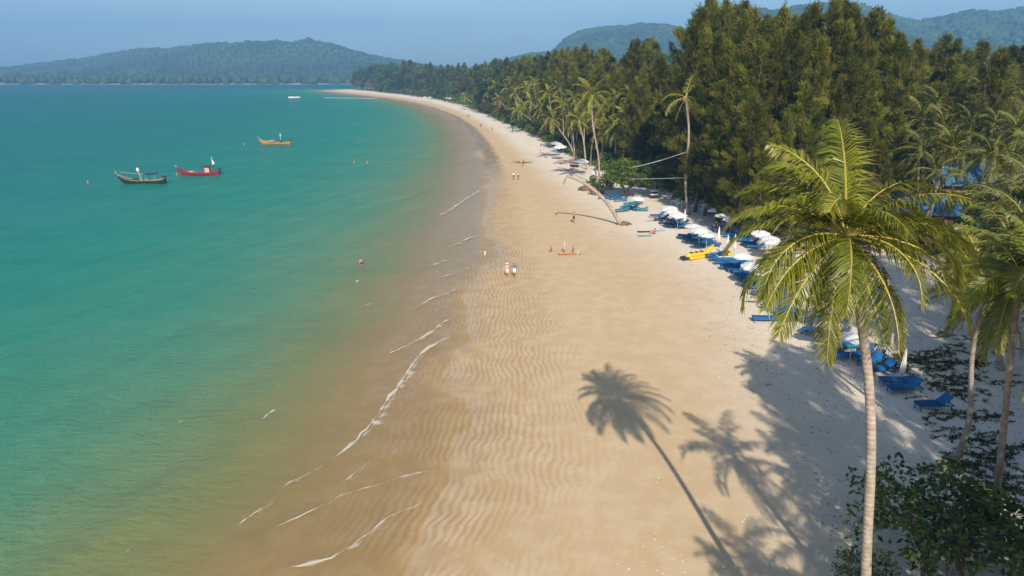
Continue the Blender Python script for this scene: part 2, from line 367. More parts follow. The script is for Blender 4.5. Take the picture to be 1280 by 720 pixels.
ysea = steps((10, 75, 0.32, 1.0), (75, 160, 0.6, 1.0), (160, 6000, 1.0, 1.025))
ysea = np.concatenate([[-200, -60, -10], ysea])
osea = np.concatenate([-steps((40, 15000, 0.8, 1.045))[::-1], steps((-39.6, 9, 0.32, 1.0))])
Ys = np.repeat(ysea[:, None], len(osea), 1); Xs = xs(ysea)[:, None] + osea[None]
Oz = Xs - xs(Ys); depth = np.clip(-hgt(Xs, Ys), 0, None)
fade = np.clip(depth / 0.7, 0, 1) * np.clip(300 / (Ys + 60), 0.0, 1)
swash = np.clip(depth / 0.12, 0, 1)
Zs = np.zeros_like(Xs)
for ang, wl, amp, ph in ((14, 7.0, 0.11, 0), (22, 4.3, 0.06, 1.3), (8, 11, 0.11, 2.1), (40, 3.1, 0.02, 0.4), (-12, 5.2, 0.03, 3.0)):
    a = math.radians(ang); q = (Xs * math.cos(a) - Ys * math.sin(a)) + 1.8 * fbm(Xs / 14, Ys / 22, 2)
    Zs += amp * fade * (0.5 + fbm(Xs / 25 + ph, Ys / 25, 2)) * np.sin(q * 2 * math.pi / wl + ph)
near = (Ys < 170) & (Oz > -60) & (Ys > 5)
pts = np.stack([Xs[near], Ys[near]], -1); best = np.full(len(pts), 1e9)
for L in LINES[:13]:
    for a, b in zip(L[:-1], L[1:]):
        ab = b - a; t = np.clip(((pts - a) @ ab) / (ab @ ab), 0, 1); best = np.minimum(best, np.hypot(*(pts - (a + t[:, None] * ab)).T))
ridge = 0.06 * np.exp(-(best / 0.38) ** 2)
for off0, slant, amp in ((-3, 0.02, .03), (-5.5, 0.10, .04), (-7.5, -0.02, .035), (-9.5, 0.06, .05), (-12, 0.12, .055), (-14.5, 0.03, .06), (-17.5, 0.08, .07), (-21, 0.05, .07), (-25, 0.10, .07)):   # low unbroken wavelets
    q = Oz[near] - off0 + slant * (pts[:, 1] - 45) + 2.2 * fbm(pts[:, 0] / 9 + off0, pts[:, 1] / 11, 3)
    ridge = ridge + amp * np.exp(-(q / 0.45) ** 2) * np.clip(0.4 + 2.2 * fbm(pts[:, 1] / 8 + off0 * 3, pts[:, 0] / 8, 2), 0, 1)
Zs[near] += ridge * swash[near]
me = grid_mesh('sea', Xs, Ys, Zs, M_sea, {'depth': depth})
tag(obj('sea', me), 'green shallow bay water deepening to teal', kind='structure')

# foam on the crests
mb = MB()
FL2 = [(f, L) for f, L in zip(FOAM, LINES)] + [((pl, w * 3.6, tone * 0.6), L + np.array([0.25, 0.1])) for (pl, w, tone), L in zip(FOAM[:13], LINES)]
for (pl, w, tone), L in FL2:
    seg = np.hypot(*np.diff(L, axis=0).T); s = np.concatenate([[0], np.cumsum(seg)]); k = max(6, int(s[-1] / 0.16)); tt = np.linspace(0, s[-1], k)
    C = np.stack([np.interp(tt, s, L[:, 0]), np.interp(tt, s, L[:, 1])], -1)
    C += 0.10 * np.stack([fbm(tt * 1.1 + w * 9, tt * 0 + 3.3), fbm(tt * 1.1, tt * 0 + 8.8)], -1) * (1 + s[-1] * 0.03)
    T = np.gradient(C, axis=0); T /= np.linalg.norm(T, axis=1)[:, None]; Nn = np.stack([-T[:, 1], T[:, 0]], -1)
    env = np.clip(np.minimum(np.arange(k), np.arange(k)[::-1]) / (0.12 * k + 1), 0.05, 1) ** 0.6 * (0.55 + 1.1 * np.abs(fbm(tt * 0.7 + 11 * w, tt * 0 + 1, 3)) * 1.6)
    cols = np.array([-1, -0.45, 0, 0.45, 1.0]); tn = np.array([-0.3, 0.25, 1, 0.35, -0.3])
    V = []; TT = []
    for i in range(k):
        for cc, q in zip(cols, tn):
            p = C[i] + Nn[i] * cc * w * 0.7 * env[i]; V.append((p[0], p[1], 0.045 + 0.05 * (1 - abs(cc)) * env[i])); TT.append(q * tone * (0.65 + 0.5 * env[i]))
    i = np.arange(k - 1)[:, None] * 5; j = np.arange(4)[None]
    mb.add(V, [np.stack([i + j, i + j + 1, i + 6 + j, i + 5 + j], -1).reshape(-1, 4)], 0, np.array(TT))
o = obj('sea_foam', mb, mats=M_foam, smooth=True); tag(o, 'thin white foam along the small breaking wavelets', 'foam', kind='stuff')

# ------------------------------------------------------------------ hills, with a canopy of countless tree crowns
ICO = None
def ico():
    global ICO
    if ICO is None:
        t = (1 + 5 ** 0.5) / 2
        v = np.array([(-1, t, 0), (1, t, 0), (-1, -t, 0), (1, -t, 0), (0, -1, t), (0, 1, t), (0, -1, -t), (0, 1, -t), (t, 0, -1), (t, 0, 1), (-t, 0, -1), (-t, 0, 1)], float)
        v /= np.linalg.norm(v[0])
        f = np.array([(0, 11, 5), (0, 5, 1), (0, 1, 7), (0, 7, 10), (0, 10, 11), (1, 5, 9), (5, 11, 4), (11, 10, 2), (10, 7, 6), (7, 1, 8), (3, 9, 4), (3, 4, 2), (3, 2, 6), (3, 6, 8), (3, 8, 9), (4, 9, 5), (2, 4, 11), (6, 2, 10), (8, 6, 7), (9, 8, 1)])
        ICO = v, f
    return ICO
def crowns(mb, pos, size, zf=1.0, tone=None):
    v, f = ico(); n = len(pos)
    jit = 1 + 0.5 * (rng.random((n, 12, 1)) - 0.5)
    ang = rng.random(n) * 6.28; ca, sa = np.cos(ang), np.sin(ang)
    V = v[None] * jit * size[:, None, None]
    X = V[..., 0] * ca[:, None] - V[..., 1] * sa[:, None]; Y = V[..., 0] * sa[:, None] + V[..., 1] * ca[:, None]
    V = np.stack([X, Y, V[..., 2] * zf], -1) + pos[:, None]
    F = (f[None] + 12 * np.arange(n)[:, None, None]).reshape(-1, 3)
    t = rng.random(n) if tone is None else tone
    mb.add(V.reshape(-1, 3), [F], 0, np.repeat(t, 12))
def hill(ridge, Yr, Yf, label, seed, n_cr, cr_size, depth_back=900):
    R = np.array([PY(u, v, Yr) for u, v in ridge]); x = np.linspace(R[0, 0], R[-1, 0], 220); rz = np.interp(x, R[:, 0], R[:, 2])
    y = np.concatenate([np.linspace(Yf, Yr, 60), np.linspace(Yr, Yr + depth_back, 12)[1:]])
    def H(X, Y):
        t = np.clip((Y - Yf) / (Yr - Yf), 0, 1); back = np.clip((Y - Yr) / depth_back, 0, 1)
        z = np.clip(np.interp(X * (Yr / Y), R[:, 0], R[:, 2]) - cr_size * 0.9, 1, None) * (t * t * (3 - 2 * t)) ** 0.8 * (1 - back ** 2)
        sp = fbm(X / 210 + seed, Y / 500, 4)
        return z * (1 + 0.45 * sp * np.sin(np.clip(t, 0, 1) * math.pi)) + 1.5
    X, Yy = np.meshgrid(x, y)
    o = obj('hill', grid_mesh('hill', X, Yy, H(X, Yy), M_hill, {})); tag(o, label, kind='structure')
    cx = rng.uniform(x[0], x[-1], n_cr); cyy = Yf + (Yr + 40 - Yf) * rng.random(n_cr) ** 0.75
    mb = MB(); s = cr_size * rng.uniform(0.6, 1.35, n_cr)
    patch = fbm(cx / 120, cyy / 160, 3)
    crowns(mb, np.stack([cx, cyy, H(cx, cyy) + s * 0.3], -1), s, 0.9, np.clip(0.45 + patch + 0.35 * (rng.random(n_cr) - 0.5), 0, 1))
    o = obj('hill_wood', mb, mats=M_hill, smooth=True); tag(o, label.replace('hill', 'wood').split(' with ')[0] + ' of countless crowns covering the hill', 'wood', kind='stuff')
hill([(-500, 98), (-200, 96), (0, 86), (40, 81), (100, 75), (150, 65.5), (180, 61), (210, 63), (240, 58), (260, 55.5), (290, 57.5), (320, 54.5), (345, 53.5), (368, 57), (386, 51), (410, 57), (440, 64), (478, 72), (530, 82), (620, 93)],
     2900, 1800, 'long low blue-green wooded hill with a double summit across the bay', 3, 9000, 9.0)
hill([(560, 92), (620, 80), (655, 71), (690, 66), (700, 56), (712, 46), (728, 38.5), (745, 35), (765, 34.5), (782, 36), (800, 33), (830, 32.5), (856, 37), (900, 34), (960, 30)],
     2500, 1500, 'steep-sided blue wooded hill with a flat top behind the beach wood', 11, 6000, 8.5)
hill([(880, 40), (930, 22), (960, 20), (1000, 8), (1040, 6), (1080, 10), (1120, 22), (1150, 27), (1190, 20), (1215, 13), (1250, 15), (1280, 12), (1400, 8), (1600, 20)],
     2300, 1300, 'high dark blue wooded ridge with even crest behind the tall trees', 23, 7000, 8.5)
# far shore of the bay
xx = np.linspace(-3600, 200, 160); yy = np.array([0, 6, 14, 40, 400, 3200.])
base = 1700 + 60 * np.sin(xx / 700) + 30 * fbm(xx / 200, xx * 0) - np.clip((xx + 2200) / -1400, 0, 1) * 0
X, D = np.meshgrid(xx, yy); Yf_ = base[None] + D; Zf = np.interp(D, [0, 6, 14, 40, 400, 3200], [-0.4, 0.3, 0.9, 3, 5, 8])
M_farsand = plain('far_sand', (0.50, 0.43, 0.33), 0.9, 0.35, 0.02)
tag(obj('far_shore', grid_mesh('far_shore', X, Yf_, Zf, [M_farsand], {})), 'thin pale beach on the far side of the bay', kind='structure')
n = 2600; cx = rng.uniform(-3500, 150, n); dep = 7 + 110 * rng.random(n) ** 1.6
mb = MB(); s = rng.uniform(4.5, 8.5, n); bz = np.interp(cx, xx, base)
crowns(mb, np.stack([cx, bz + dep, rng.uniform(4, 15, n) + 5 * fbm(cx / 90, cx * 0)], -1), s, 1.25)
tag(obj('far_shore_wood', mb, mats=M_hill, smooth=True), 'even dark belt of trees behind the far beach', 'wood', kind='stuff')

# ------------------------------------------------------------------ air
m, nt = new_mat('air'); nn = N(nt)
vol = nn('VolumePrincipled', {'Color': (0.25, 0.58, 1.0, 1), 'Density': 0.00032, 'Anisotropy': 0.0})
oo_ = nt.nodes.new('ShaderNodeOutputMaterial'); nt.links.new(vol.outputs[0], oo_.inputs['Volume'])
mb = MB(); mb.box((0, 2500, 205), (12000, 7000, 450)); o = obj('haze', mb, mats=m); tag(o, 'thin bluish sea haze filling the bay', 'haze', kind='stuff')

# ------------------------------------------------------------------ plants: materials
M_bark = plain('bark', (0.16, 0.115, 0.08), 0.9, 0.35, 3.0, spec=0.1, bump=0.5)
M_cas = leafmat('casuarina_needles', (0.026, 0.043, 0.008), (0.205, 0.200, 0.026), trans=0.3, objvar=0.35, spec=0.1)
M_broad = leafmat('broad_leaves', (0.022, 0.050, 0.014), (0.105, 0.150, 0.035), trans=0.25, objvar=0.3)
M_autumn = leafmat('rusty_leaves', (0.09, 0.05, 0.018), (0.28, 0.15, 0.05), trans=0.25, objvar=0.15)
M_bush = leafmat('bush_leaves', (0.025, 0.055, 0.010), (0.155, 0.215, 0.032), trans=0.35, objvar=0.25, spec=0.4)
M_frond = leafmat('palm_leaflets', (0.045, 0.075, 0.009), (0.275, 0.285, 0.022), tip=(0.36, 0.26, 0.15), trans=0.32, objvar=0.15, rough=0.4, spec=0.45)
M_frond_shaded = leafmat('palm_leaflets_shaded', (0.026, 0.044, 0.008), (0.135, 0.155, 0.020), tip=(0.30, 0.22, 0.11), trans=0.3, objvar=0.3, rough=0.4, spec=0.3)  # darker copy of the palm leaflets: shade put into the leaf colour
M_rib = plain('palm_midrib', (0.42, 0.34, 0.07), 0.5, 0.2, 3.0)
M_nut = plain('coconut_husk', (0.30, 0.26, 0.06), 0.5, 0.3, 6.0)
def palm_trunk_mat():
    m, nt = new_mat('palm_trunk'); n = N(nt)
    co = n('TexCoord').outputs['Object']; z = n('SeparateXYZ', {0: co}).outputs[2]
    nz = n.noise(co, 3.0, 5, 0.7); ring = n.math('SINE', n.math('MULTIPLY_ADD', z, 42.0, n.math('MULTIPLY', nz, 5.0)))
    c = n.mix(n.sstep(nz, 0.3, 0.72), (0.27, 0.215, 0.175), (0.46, 0.39, 0.32))
    c = n.mix(n.math('MULTIPLY', n.sstep(ring, 0.3, 1.0), 0.2), c, (0.17, 0.135, 0.11))
    c = n.mix(n.sstep(n.noise(co, 0.8, 4, 0.6), 0.55, 0.75), c, (0.24, 0.215, 0.17))
    b = n('Bump', {'Height': n.math('ADD', ring, n.math('MULTIPLY', nz, 2.0)), 'Strength': 0.3, 'Distance': 0.02}).outputs[0]
    n.out(n('BsdfPrincipled', {'Base Color': c, 'Roughness': 0.9, 'Specular IOR Level': 0.1, 'Normal': b}).outputs[0]); return m
M_ptrunk = palm_trunk_mat()

# ------------------------------------------------------------------ plants: leaf blades in bulk
def blades(mb, base, dirs, length, width, tone, droop=0.0, m=0):
    """one bent three-triangle blade per base point"""
    n = len(base); d = dirs / (np.linalg.norm(dirs, axis=1)[:, None] + 1e-9)
    side = np.cross(d, rng.normal(size=(n, 3))); side /= np.linalg.norm(side, axis=1)[:, None] + 1e-9
    L = np.broadcast_to(length, (n,))[:, None]; W = np.broadcast_to(width, (n,))[:, None] * 0.5
    mid = base + d * L * 0.5; tip = base + d * L; tip[:, 2] -= droop * L[:, 0]; mid[:, 2] -= droop * 0.25 * L[:, 0]
    V = np.stack([base, mid + side * W, tip, mid - side * W], 1).reshape(-1, 3)
    F = (np.array([[0, 1, 2, 3]]) + 4 * np.arange(n)[:, None])
    mb.add(V, [F], m, np.repeat(np.broadcast_to(tone, (n,)), 4))

def casuarina(seed, n_br, per, blade_l, blade_w, ragged=1.0, H=28.0, wide=1.0):
    """feathery needle tree: leader, rising limbs, drooping tufts. Returns trunk mesh and crown mesh of height H"""
    r = np.random.default_rng(seed); tr = MB(); cr = MB()
    zz = np.linspace(0, H * 0.97, 12); wob = 0.35 * np.stack([fbm(zz / 7 + seed, zz * 0), fbm(zz / 7, zz * 0 + seed)], -1) * 2
    path = np.column_stack([wob[:, 0], wob[:, 1], zz]); path[0, :2] = 0
    tr.tube(path, np.interp(zz, [0, 1, H], [0.42, 0.32, 0.04]), 7)
    bb, dd, tt, ll = [], [], [], []
    for i in range(n_br):
        f = (i + r.random()) / n_br; z0 = H * (0.13 + 0.84 * f ** 0.9)
        g = (z0 / H)
        R = wide * H * (0.20 * np.interp(g, [0.1, 0.25, 0.45, 0.7, 0.88, 1.0], [0.78, 1.0, 0.90, 0.50, 0.13, 0.02])) * r.uniform(0.6, 1.22)
        az = i * 2.39996 + r.normal() * 0.5; up = np.interp(g, [0, 0.4, 1.0], [0.15, 0.8, 2.4]) + r.normal() * 0.25
        k = 7; s = np.linspace(0, 1, k); h = np.array([math.cos(az), math.sin(az)])
        pth = np.zeros((k, 3)); c0 = np.array([np.interp(z0, zz, path[:, j]) for j in range(3)])
        pth[:, :2] = c0[:2] + h[None] * (R * s)[:, None]; pth[:, 2] = z0 + R * up * s - 0.25 * R * s ** 2.2
        pth[1:] += r.normal(size=(k - 1, 3)) * 0.12
        tr.tube(pth, np.linspace(0.10 * (1.3 - g), 0.015, k), 4, cap=False)
        bt = np.clip(0.35 + 0.3 * r.normal() + 0.15 * (g - 0.5), 0.0, 1.0)  # limb clump lighting variation put into tone, paler towards the treetop
        nt_ = int(per * (0.5 + R / (0.2 * H)))
        for _ in range(nt_):
            s_ = 1 - 0.85 * r.random() ** 1.5; c = np.array([np.interp(s_, s, pth[:, j]) for j in range(3)])
            c = c + r.normal(size=3) * np.array([0.36, 0.36, 0.42]) * (0.5 + 0.07 * R) * ragged
            q = r.integers(9, 15)
            bd = np.concatenate([h * (0.35 + 0.35 * s_), [0.95 + 0.4 * g]])
            D = bd[None] + r.normal(size=(q, 3)) * 0.48
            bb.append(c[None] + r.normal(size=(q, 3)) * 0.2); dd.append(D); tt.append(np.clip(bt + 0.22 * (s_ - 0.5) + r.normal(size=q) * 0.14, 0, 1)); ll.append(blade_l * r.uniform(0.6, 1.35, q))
    for _ in range(6):            # spires beside the leader
        az = r.random() * 6.28; d0 = r.uniform(0.6, 1.0) * 0.075 * H * wide; zt = H * r.uniform(0.74, 0.95); q = 90
        zq = r.uniform(0, 1, q); sp = (1 - zq) * 0.42 + 0.05
        bb.append(np.column_stack([d0 * math.cos(az) + r.normal(size=q) * sp, d0 * math.sin(az) + r.normal(size=q) * sp, zt - (1 - zq) * 5.0]))
        dd.append(np.column_stack([r.normal(size=(q, 2)) * 0.4, np.ones(q)])); tt.append(np.clip(r.normal(0.5, 0.16, q), 0, 1)); ll.append(np.full(q, blade_l))
        tr.tube([(0, 0, zt - 8), (d0 * math.cos(az), d0 * math.sin(az), zt - 4), (d0 * math.cos(az), d0 * math.sin(az), zt)], [0.08, 0.06, 0.02], 4, cap=False)
    q = 130; top = path[-1]      # feathery leader tip
    bb.append(top[None] + np.column_stack([r.normal(size=(q, 2)) * 0.2, r.uniform(-4.4, 1.4, q)])); dd.append(np.column_stack([r.normal(size=(q, 2)) * 0.5, np.ones(q)])); tt.append(r.uniform(0.4, 0.8, q)); ll.append(np.full(q, blade_l))
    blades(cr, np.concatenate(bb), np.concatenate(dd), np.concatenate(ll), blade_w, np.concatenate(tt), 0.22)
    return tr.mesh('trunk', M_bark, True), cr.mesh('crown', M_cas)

def broadleaf(seed, H, R, lobes, leaves, leaf, mat, base_z=0.18, trunk_r=0.25, stems=1):
    """round-headed tree or bush: forked limbs carry leaf clumps"""
    r = np.random.default_rng(seed); tr = MB(); cr = MB(); B, D, T = [], [], []
    for st in range(stems):
        a = r.random() * 6.28; top = np.array([math.cos(a) * R * 0.25 * (stems > 1), math.sin(a) * R * 0.25 * (stems > 1), H * 0.5])
        tr.tube([(0.1 * st, 0, -0.05), (top[0] * 0.4 + 0.1 * r.normal(), top[1] * 0.4, H * 0.22), top], [trunk_r, trunk_r * 0.75, trunk_r * 0.5], 7)
        for i in range(lobes // stems):
            az = r.random() * 6.28; el = math.asin(np.clip(r.uniform(-0.35, 1.0), -1, 1)); rr = r.uniform(0.55, 1.0)
            c = np.array([math.cos(az) * math.cos(el) * R * rr, math.sin(az) * math.cos(el) * R * rr, H * (base_z + (1 - base_z) * 0.42) + math.sin(el) * H * (1 - base_z) * 0.5 * rr])
            tr.tube([top * np.array([1, 1, r.uniform(0.5, 1.0)]), (top + c) / 2 + r.normal(size=3) * 0.1 * R, c], [trunk_r * 0.4, trunk_r * 0.2, 0.02], 4, cap=False)
            lr = R * (r.uniform(0.22, 0.42) if stems < 5 else r.uniform(0.14, 0.26)); q = max(6, int(leaves / lobes)); bt = np.clip(0.45 + 0.28 * r.normal(), 0, 1)
            d = r.normal(size=(q, 3)); d /= np.linalg.norm(d, axis=1)[:, None]
            p = c + d * lr * (r.random((q, 1)) ** 0.45) * np.array([1, 1, 0.72])
            B.append(p); D.append(d * 0.6 + r.normal(size=(q, 3)) * 0.6 + np.array([0, 0, 0.15])); T.append(np.clip(bt + r.normal(size=q) * 0.18, 0, 1))
    B = np.concatenate(B); B[:, 2] = np.maximum(B[:, 2], 0.06)
    blades(cr, B, np.concatenate(D), leaf * rng.uniform(0.7, 1.3, len(B)), leaf * 0.62, np.concatenate(T), 0.15)
    return tr.mesh('trunk', M_bark, True), cr.mesh('crown', mat)

def frond_mesh(el, L, nl, seed, dead=0.0, segs=10, lw=0.05, lf=0.24, mat=None):
    """a palm leaf along +x, rising at el degrees and bending under its weight: midrib with two rows of hanging leaflets"""
    r = np.random.default_rng(seed); mb = MB()
    s = np.linspace(0, 1, segs + 1); e0 = math.radians(el)
    bend = math.radians(np.interp(el, [-60, -20, 20, 50, 80], [28, 62, 95, 98, 62]) * r.uniform(0.85, 1.2))
    th = np.maximum(e0 - bend * s ** 1.35, -1.52); dl = L / segs
    x = np.concatenate([[0], np.cumsum(np.cos(th[:-1]) * dl)]); z = np.concatenate([[0], np.cumsum(np.sin(th[:-1]) * dl)])
    sidew = 0.25 * r.normal() * s ** 2 * L * 0.3
    path = np.column_stack([x, sidew, z])
    mb.add(np.zeros((0, 3)), [], 0)
    mb.tube(path, np.linspace(0.045, 0.008, segs + 1) * (L / 4), 4, m=1, cap=False, tone=0.8)
    q = np.linspace(0.13, 0.995, nl); V, F, T = [], [], []
    tw = 0.35 * r.normal()
    for sd in (-1, 1):
        qq = np.clip(q + r.normal(size=nl) * 0.004, 0.1, 1)
        b = np.column_stack([np.interp(qq, s, path[:, j]) for j in range(3)])
        a = np.interp(qq, s, th); tan = np.column_stack([np.cos(a), 0 * a, np.sin(a)]); nor = np.column_stack([-np.sin(a), 0 * a, np.cos(a)])
        LL = L * lf * np.interp(qq, [0.1, 0.25, 0.5, 0.8, 1.0], [0.55, 0.9, 1.0, 0.72, 0.35]) * r.uniform(0.72, 1.15, nl) * np.where(r.random(nl) < 0.07, 0.4, 1.0)
        if len(T) or True: LL = LL * (1 - 0.75 * (fbm(qq * 9 + seed * 1.7, qq * 0 + sd, 2) > 0.55))
        lift = 0.28 + 0.12 * r.normal(size=nl) + tw * sd * 0.5
        d = np.array([0, sd, 0.0])[None] * 0.86 + tan * np.interp(qq, [0, 1], [0.4, 0.95])[:, None] + nor * lift[:, None]
        d = d + r.normal(size=d.shape) * 0.085
        d /= np.linalg.norm(d, axis=1)[:, None]
        droop = (0.62 + 0.35 * (el < 10) + 0.8 * dead) * r.uniform(0.7, 1.3, nl)
        mid = b + d * (LL * 0.5)[:, None]; mid[:, 2] -= droop * LL * 0.13
        d2 = d.copy(); d2[:, 2] -= droop * 1.3; d2 /= np.linalg.norm(d2, axis=1)[:, None]; tip = mid + d2 * (LL * 0.55)[:, None]
        w = (tan * 0.9 + nor * 0.3 * sd); w /= np.linalg.norm(w, axis=1)[:, None]; W = lw * (L / 4)
        v = np.stack([b - w * W * 0.3, b + w * W * 0.3, mid + w * W * 0.5, mid - w * W * 0.5, tip], 1)
        o = len(V) * 5 * nl
        V.append(v.reshape(-1, 3)); k = np.arange(nl)[:, None] * 5 + o
        F.append(k)
        tn = np.clip(0.5 + 0.25 * r.normal() * 0.5 + 0.22 * r.normal(size=nl) + 0.25 * (qq - 0.5), 0, 1)[:, None] * np.ones((1, 5)); tn[:, 4] += 0.3; tn[:, 2:4] += 0.05
        brown = (r.random(nl) < 0.05 + 0.35 * (qq > 0.82) * (el < 30)); tn[brown, 4] = 1.7; tn[brown, 2:4] = 1.2
        if dead: tn = 1.35 + 0.6 * r.random((nl, 5))
        T.append(tn.ravel())
    V = np.concatenate(V); k = np.concatenate(F)
    mb.add(V, [k + np.array([[0, 1, 2, 3]]), k + np.array([[3, 2, 4]])], 0, np.concatenate(T))
    return mb.mesh('frond', [mat or M_frond, M_rib])
FROND = {}
ELS = [80, 62, 45, 28, 10, -10, -32, -55]
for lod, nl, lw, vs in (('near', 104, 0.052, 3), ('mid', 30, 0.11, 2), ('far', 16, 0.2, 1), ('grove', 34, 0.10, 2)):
    for el in ELS: FROND[lod, el] = [frond_mesh(el, 4.0, nl, 100 + i * 37 + el, lw=lw, mat=M_frond_shaded if lod == 'grove' else None) for i in range(vs)]
    FROND[lod, 'dead'] = [frond_mesh(-62, 3.2, nl, 900 + i, dead=0.6, lw=lw * 0.8) for i in range(vs)]
def nut_mesh():
    v, f = ico(); mb = MB(); v = v * np.array([0.11, 0.11, 0.145]); mb.add(v, [f]); return mb.mesh('coconut', M_nut, True)
NUT = nut_mesh()
def palm(label, base, crown, n_fr=20, L=4.0, r0=0.22, lod='mid', group=None, seed=0, bow=0.12, fronds=None, nuts=5, dead=2, name='coconut_palm'):
    r = np.random.default_rng(seed + 500); base = np.array(base, float); crown = np.array(crown, float)
    t = thing(name, label, 'palm', base, 0, group)
    top = crown - base; k = {'near': 40, 'mid': 14, 'far': 8, 'grove': 12}[lod]; s = np.linspace(0, 1, k)
    path = top[None] * s[:, None]; hv = top.copy(); hv[2] = 0
    path -= hv[None] * (bow * np.sin(s * math.pi))[:, None] * 1.6; path += (r.normal(size=3) * np.array([1, 1, 0]) * 0.02 * top[2])[None] * np.sin(s * 2 * math.pi)[:, None]
    rad = r0 * np.interp(s, [0, 0.03, 0.09, 0.5, 0.93, 1.0], [1.65, 1.25, 1.0, 0.78, 0.66, 0.85])
    if lod == 'near': rad = rad * (1 + 0.012 * (np.arange(k) % 2))
    mb = MB(); mb.tube(path, rad, {'near': 14, 'mid': 8, 'far': 6, 'grove': 8}[lod]); obj('trunk', mb, t, mats=M_ptrunk, smooth=True)
    if fronds is None:
        fronds = []
        for i in range(n_fr):
            f = i / max(1, n_fr - 1); fronds.append((math.degrees(i * 2.39996) + r.normal() * 10, 84 - 128 * f ** 0.9 + r.normal() * 7, r.uniform(0.85, 1.1)))
    for az, el, sc in fronds:
        e = min(ELS, key=lambda q: abs(q - el)); me = FROND[lod, e][r.integers(len(FROND[lod, e]))]
        obj('frond', me, t, top + np.array([0, 0, 0.05]), (r.normal() * 0.12, -math.radians(el - e), math.radians(az)), L / 4.0 * sc)
    for i in range(dead):
        obj('dead_frond', FROND[lod, 'dead'][r.integers(len(FROND[lod, 'dead']))], t, top - np.array([0, 0, 0.1]), (0, 0, r.random() * 6.28), L / 4.0 * r.uniform(0.7, 1.0))
    for i in range(nuts):
        a = r.random() * 6.28; obj('coconut', NUT, t, top + np.array([math.cos(a) * 0.3, math.sin(a) * 0.3, -0.25 - 0.25 * r.random()]) , (r.random(), r.random(), 0), L / 4.0 * r.uniform(0.9, 1.2))
    return t

# ------------------------------------------------------------------ prototypes (only their meshes are kept)
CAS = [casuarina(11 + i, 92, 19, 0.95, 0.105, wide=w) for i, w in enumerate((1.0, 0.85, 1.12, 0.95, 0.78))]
CASF = [casuarina(51 + i, 60, 9, 1.45, 0.24, wide=w) for i, w in enumerate((1.05, 0.9, 1.2))]
BRO = [broadleaf(71 + i, 18, 7.5, 34, 4200, 0.75, M_broad) for i in range(3)]
BROF = [broadleaf(81 + i, 24, 9.5, 36, 2200, 1.5, M_broad, 0.05) for i in range(3)]
AUT = [broadleaf(87, 16, 8, 30, 2000, 1.2, M_autumn, 0.1)]
BUSH = [broadleaf(91 + i, 3.2, 2.6, 20, 2200, 0.34, M_bush, 0.0, 0.07, 3) for i in range(3)]
def plant(name, protos, label, cat, group, pos, H, H0, rz=None, sx=1.0):
    tm, cm = protos[random.randrange(len(protos))]
    t = thing(name, label, cat, pos, random.random() * 6.28 if rz is None else rz, group); k = H / H0
    t.scale = (k * sx, k * sx, k)
    obj('trunk', tm, t); obj('crown', cm, t); return t

# ------------------------------------------------------------------ the wood behind the beach
SKY_U = [360, 385, 400, 440, 455, 465, 490, 520, 560, 600, 630, 660, 690, 715, 742, 758, 772, 785, 800, 815, 840, 852, 862, 872, 890, 912, 930, 945, 962, 985, 1000, 1020, 1050, 1070, 1090, 1106, 1120, 1135, 1146, 1162, 1180, 1196, 1212, 1230, 1260, 1300]
SKY_V = [98, 92, 88, 82, 78, 73, 73, 76, 80, 78, 72, 70, 65, 58, 58, 66, 75, 52, 42, 60, 78, 72, 40, 10, -3, 3, 20, 14, 24, 10, 18, 8, 2, 10, 16, 22, 42, 62, 76, 64, 44, 50, 64, 54, 60, 60]
def sky_v(u): return np.interp(u, SKY_U, SKY_V)
def tree_at(x, y, row):
    z = float(hgt(x, y)); u, _ = pix((x, y, z)); 
    if u > 1330 or u < 340: return None
    top = PY(u, sky_v(u), y)[2]
    return u, z, top
nC = nB = 0
CAS_LAB = 'tall feathery casuarina in the dense wood behind the beach'
FAR_LAB = 'round-headed dark green tree in the wood on the headland'
def fill_wood():
    global nC, nB
    y = 104.0
    while y < Y_CAPE - 5:
        far = y > 430
        for row in range(4):
            d = np.array([3.5, 11, 21, 34][row]) * (1.0 if not far else 1.5) + rng.uniform(-2, 2.5)
            yy = y + rng.uniform(-2.5, 2.5) * (1 if not far else 4); x = float(xe(yy)) + d
            r = tree_at(x, yy, row)
            if r is None: continue
            u, z, top = r; H = top - z
            H = min(H, 37) * (rng.uniform(0.5, 0.8) if row == 0 else rng.uniform(0.72, 0.92) if row == 1 else rng.uniform(0.88, 1.0))
            if H < 7: continue
            if u < 500 and True:
                if row < 3:
                    if rng.random() < 0.10: plant('rusty_tree', AUT, 'rust-brown leaved tree among the green trees of the headland', 'tree', 'rusty trees on the headland', (x, yy, z), H * 0.8, 16)
                    else: plant('headland_tree', BROF, FAR_LAB, 'tree', 'trees on the headland', (x, yy, z), H, 24); nB += 1
            elif u < 640 and rng.random() < 0.32:
                if rng.random() < 0.16: plant('rusty_tree', AUT, 'rust-brown leaved tree among the green trees of the far wood', 'tree', 'rusty trees of the far wood', (x, yy, z), H * 0.6, 16)
                else: plant('broadleaf_tree', BROF, 'round-headed green tree among the casuarinas of the far wood', 'tree', 'round-headed trees of the far wood', (x, yy, z), H * 0.92, 24)
            elif nC < 285:
                if row == 0 and rng.random() < 0.4: continue
                plant('casuarina_tree', CAS if yy < 210 else CASF, CAS_LAB, 'tree', 'casuarinas of the beach wood', (x, yy, z), H, 28, sx=rng.uniform(0.85, 1.15)); nC += 1
        y += np.interp(y, [100, 200, 300, 500, 1000], [5.0, 6.5, 9.0, 15, 24])
fill_wood()
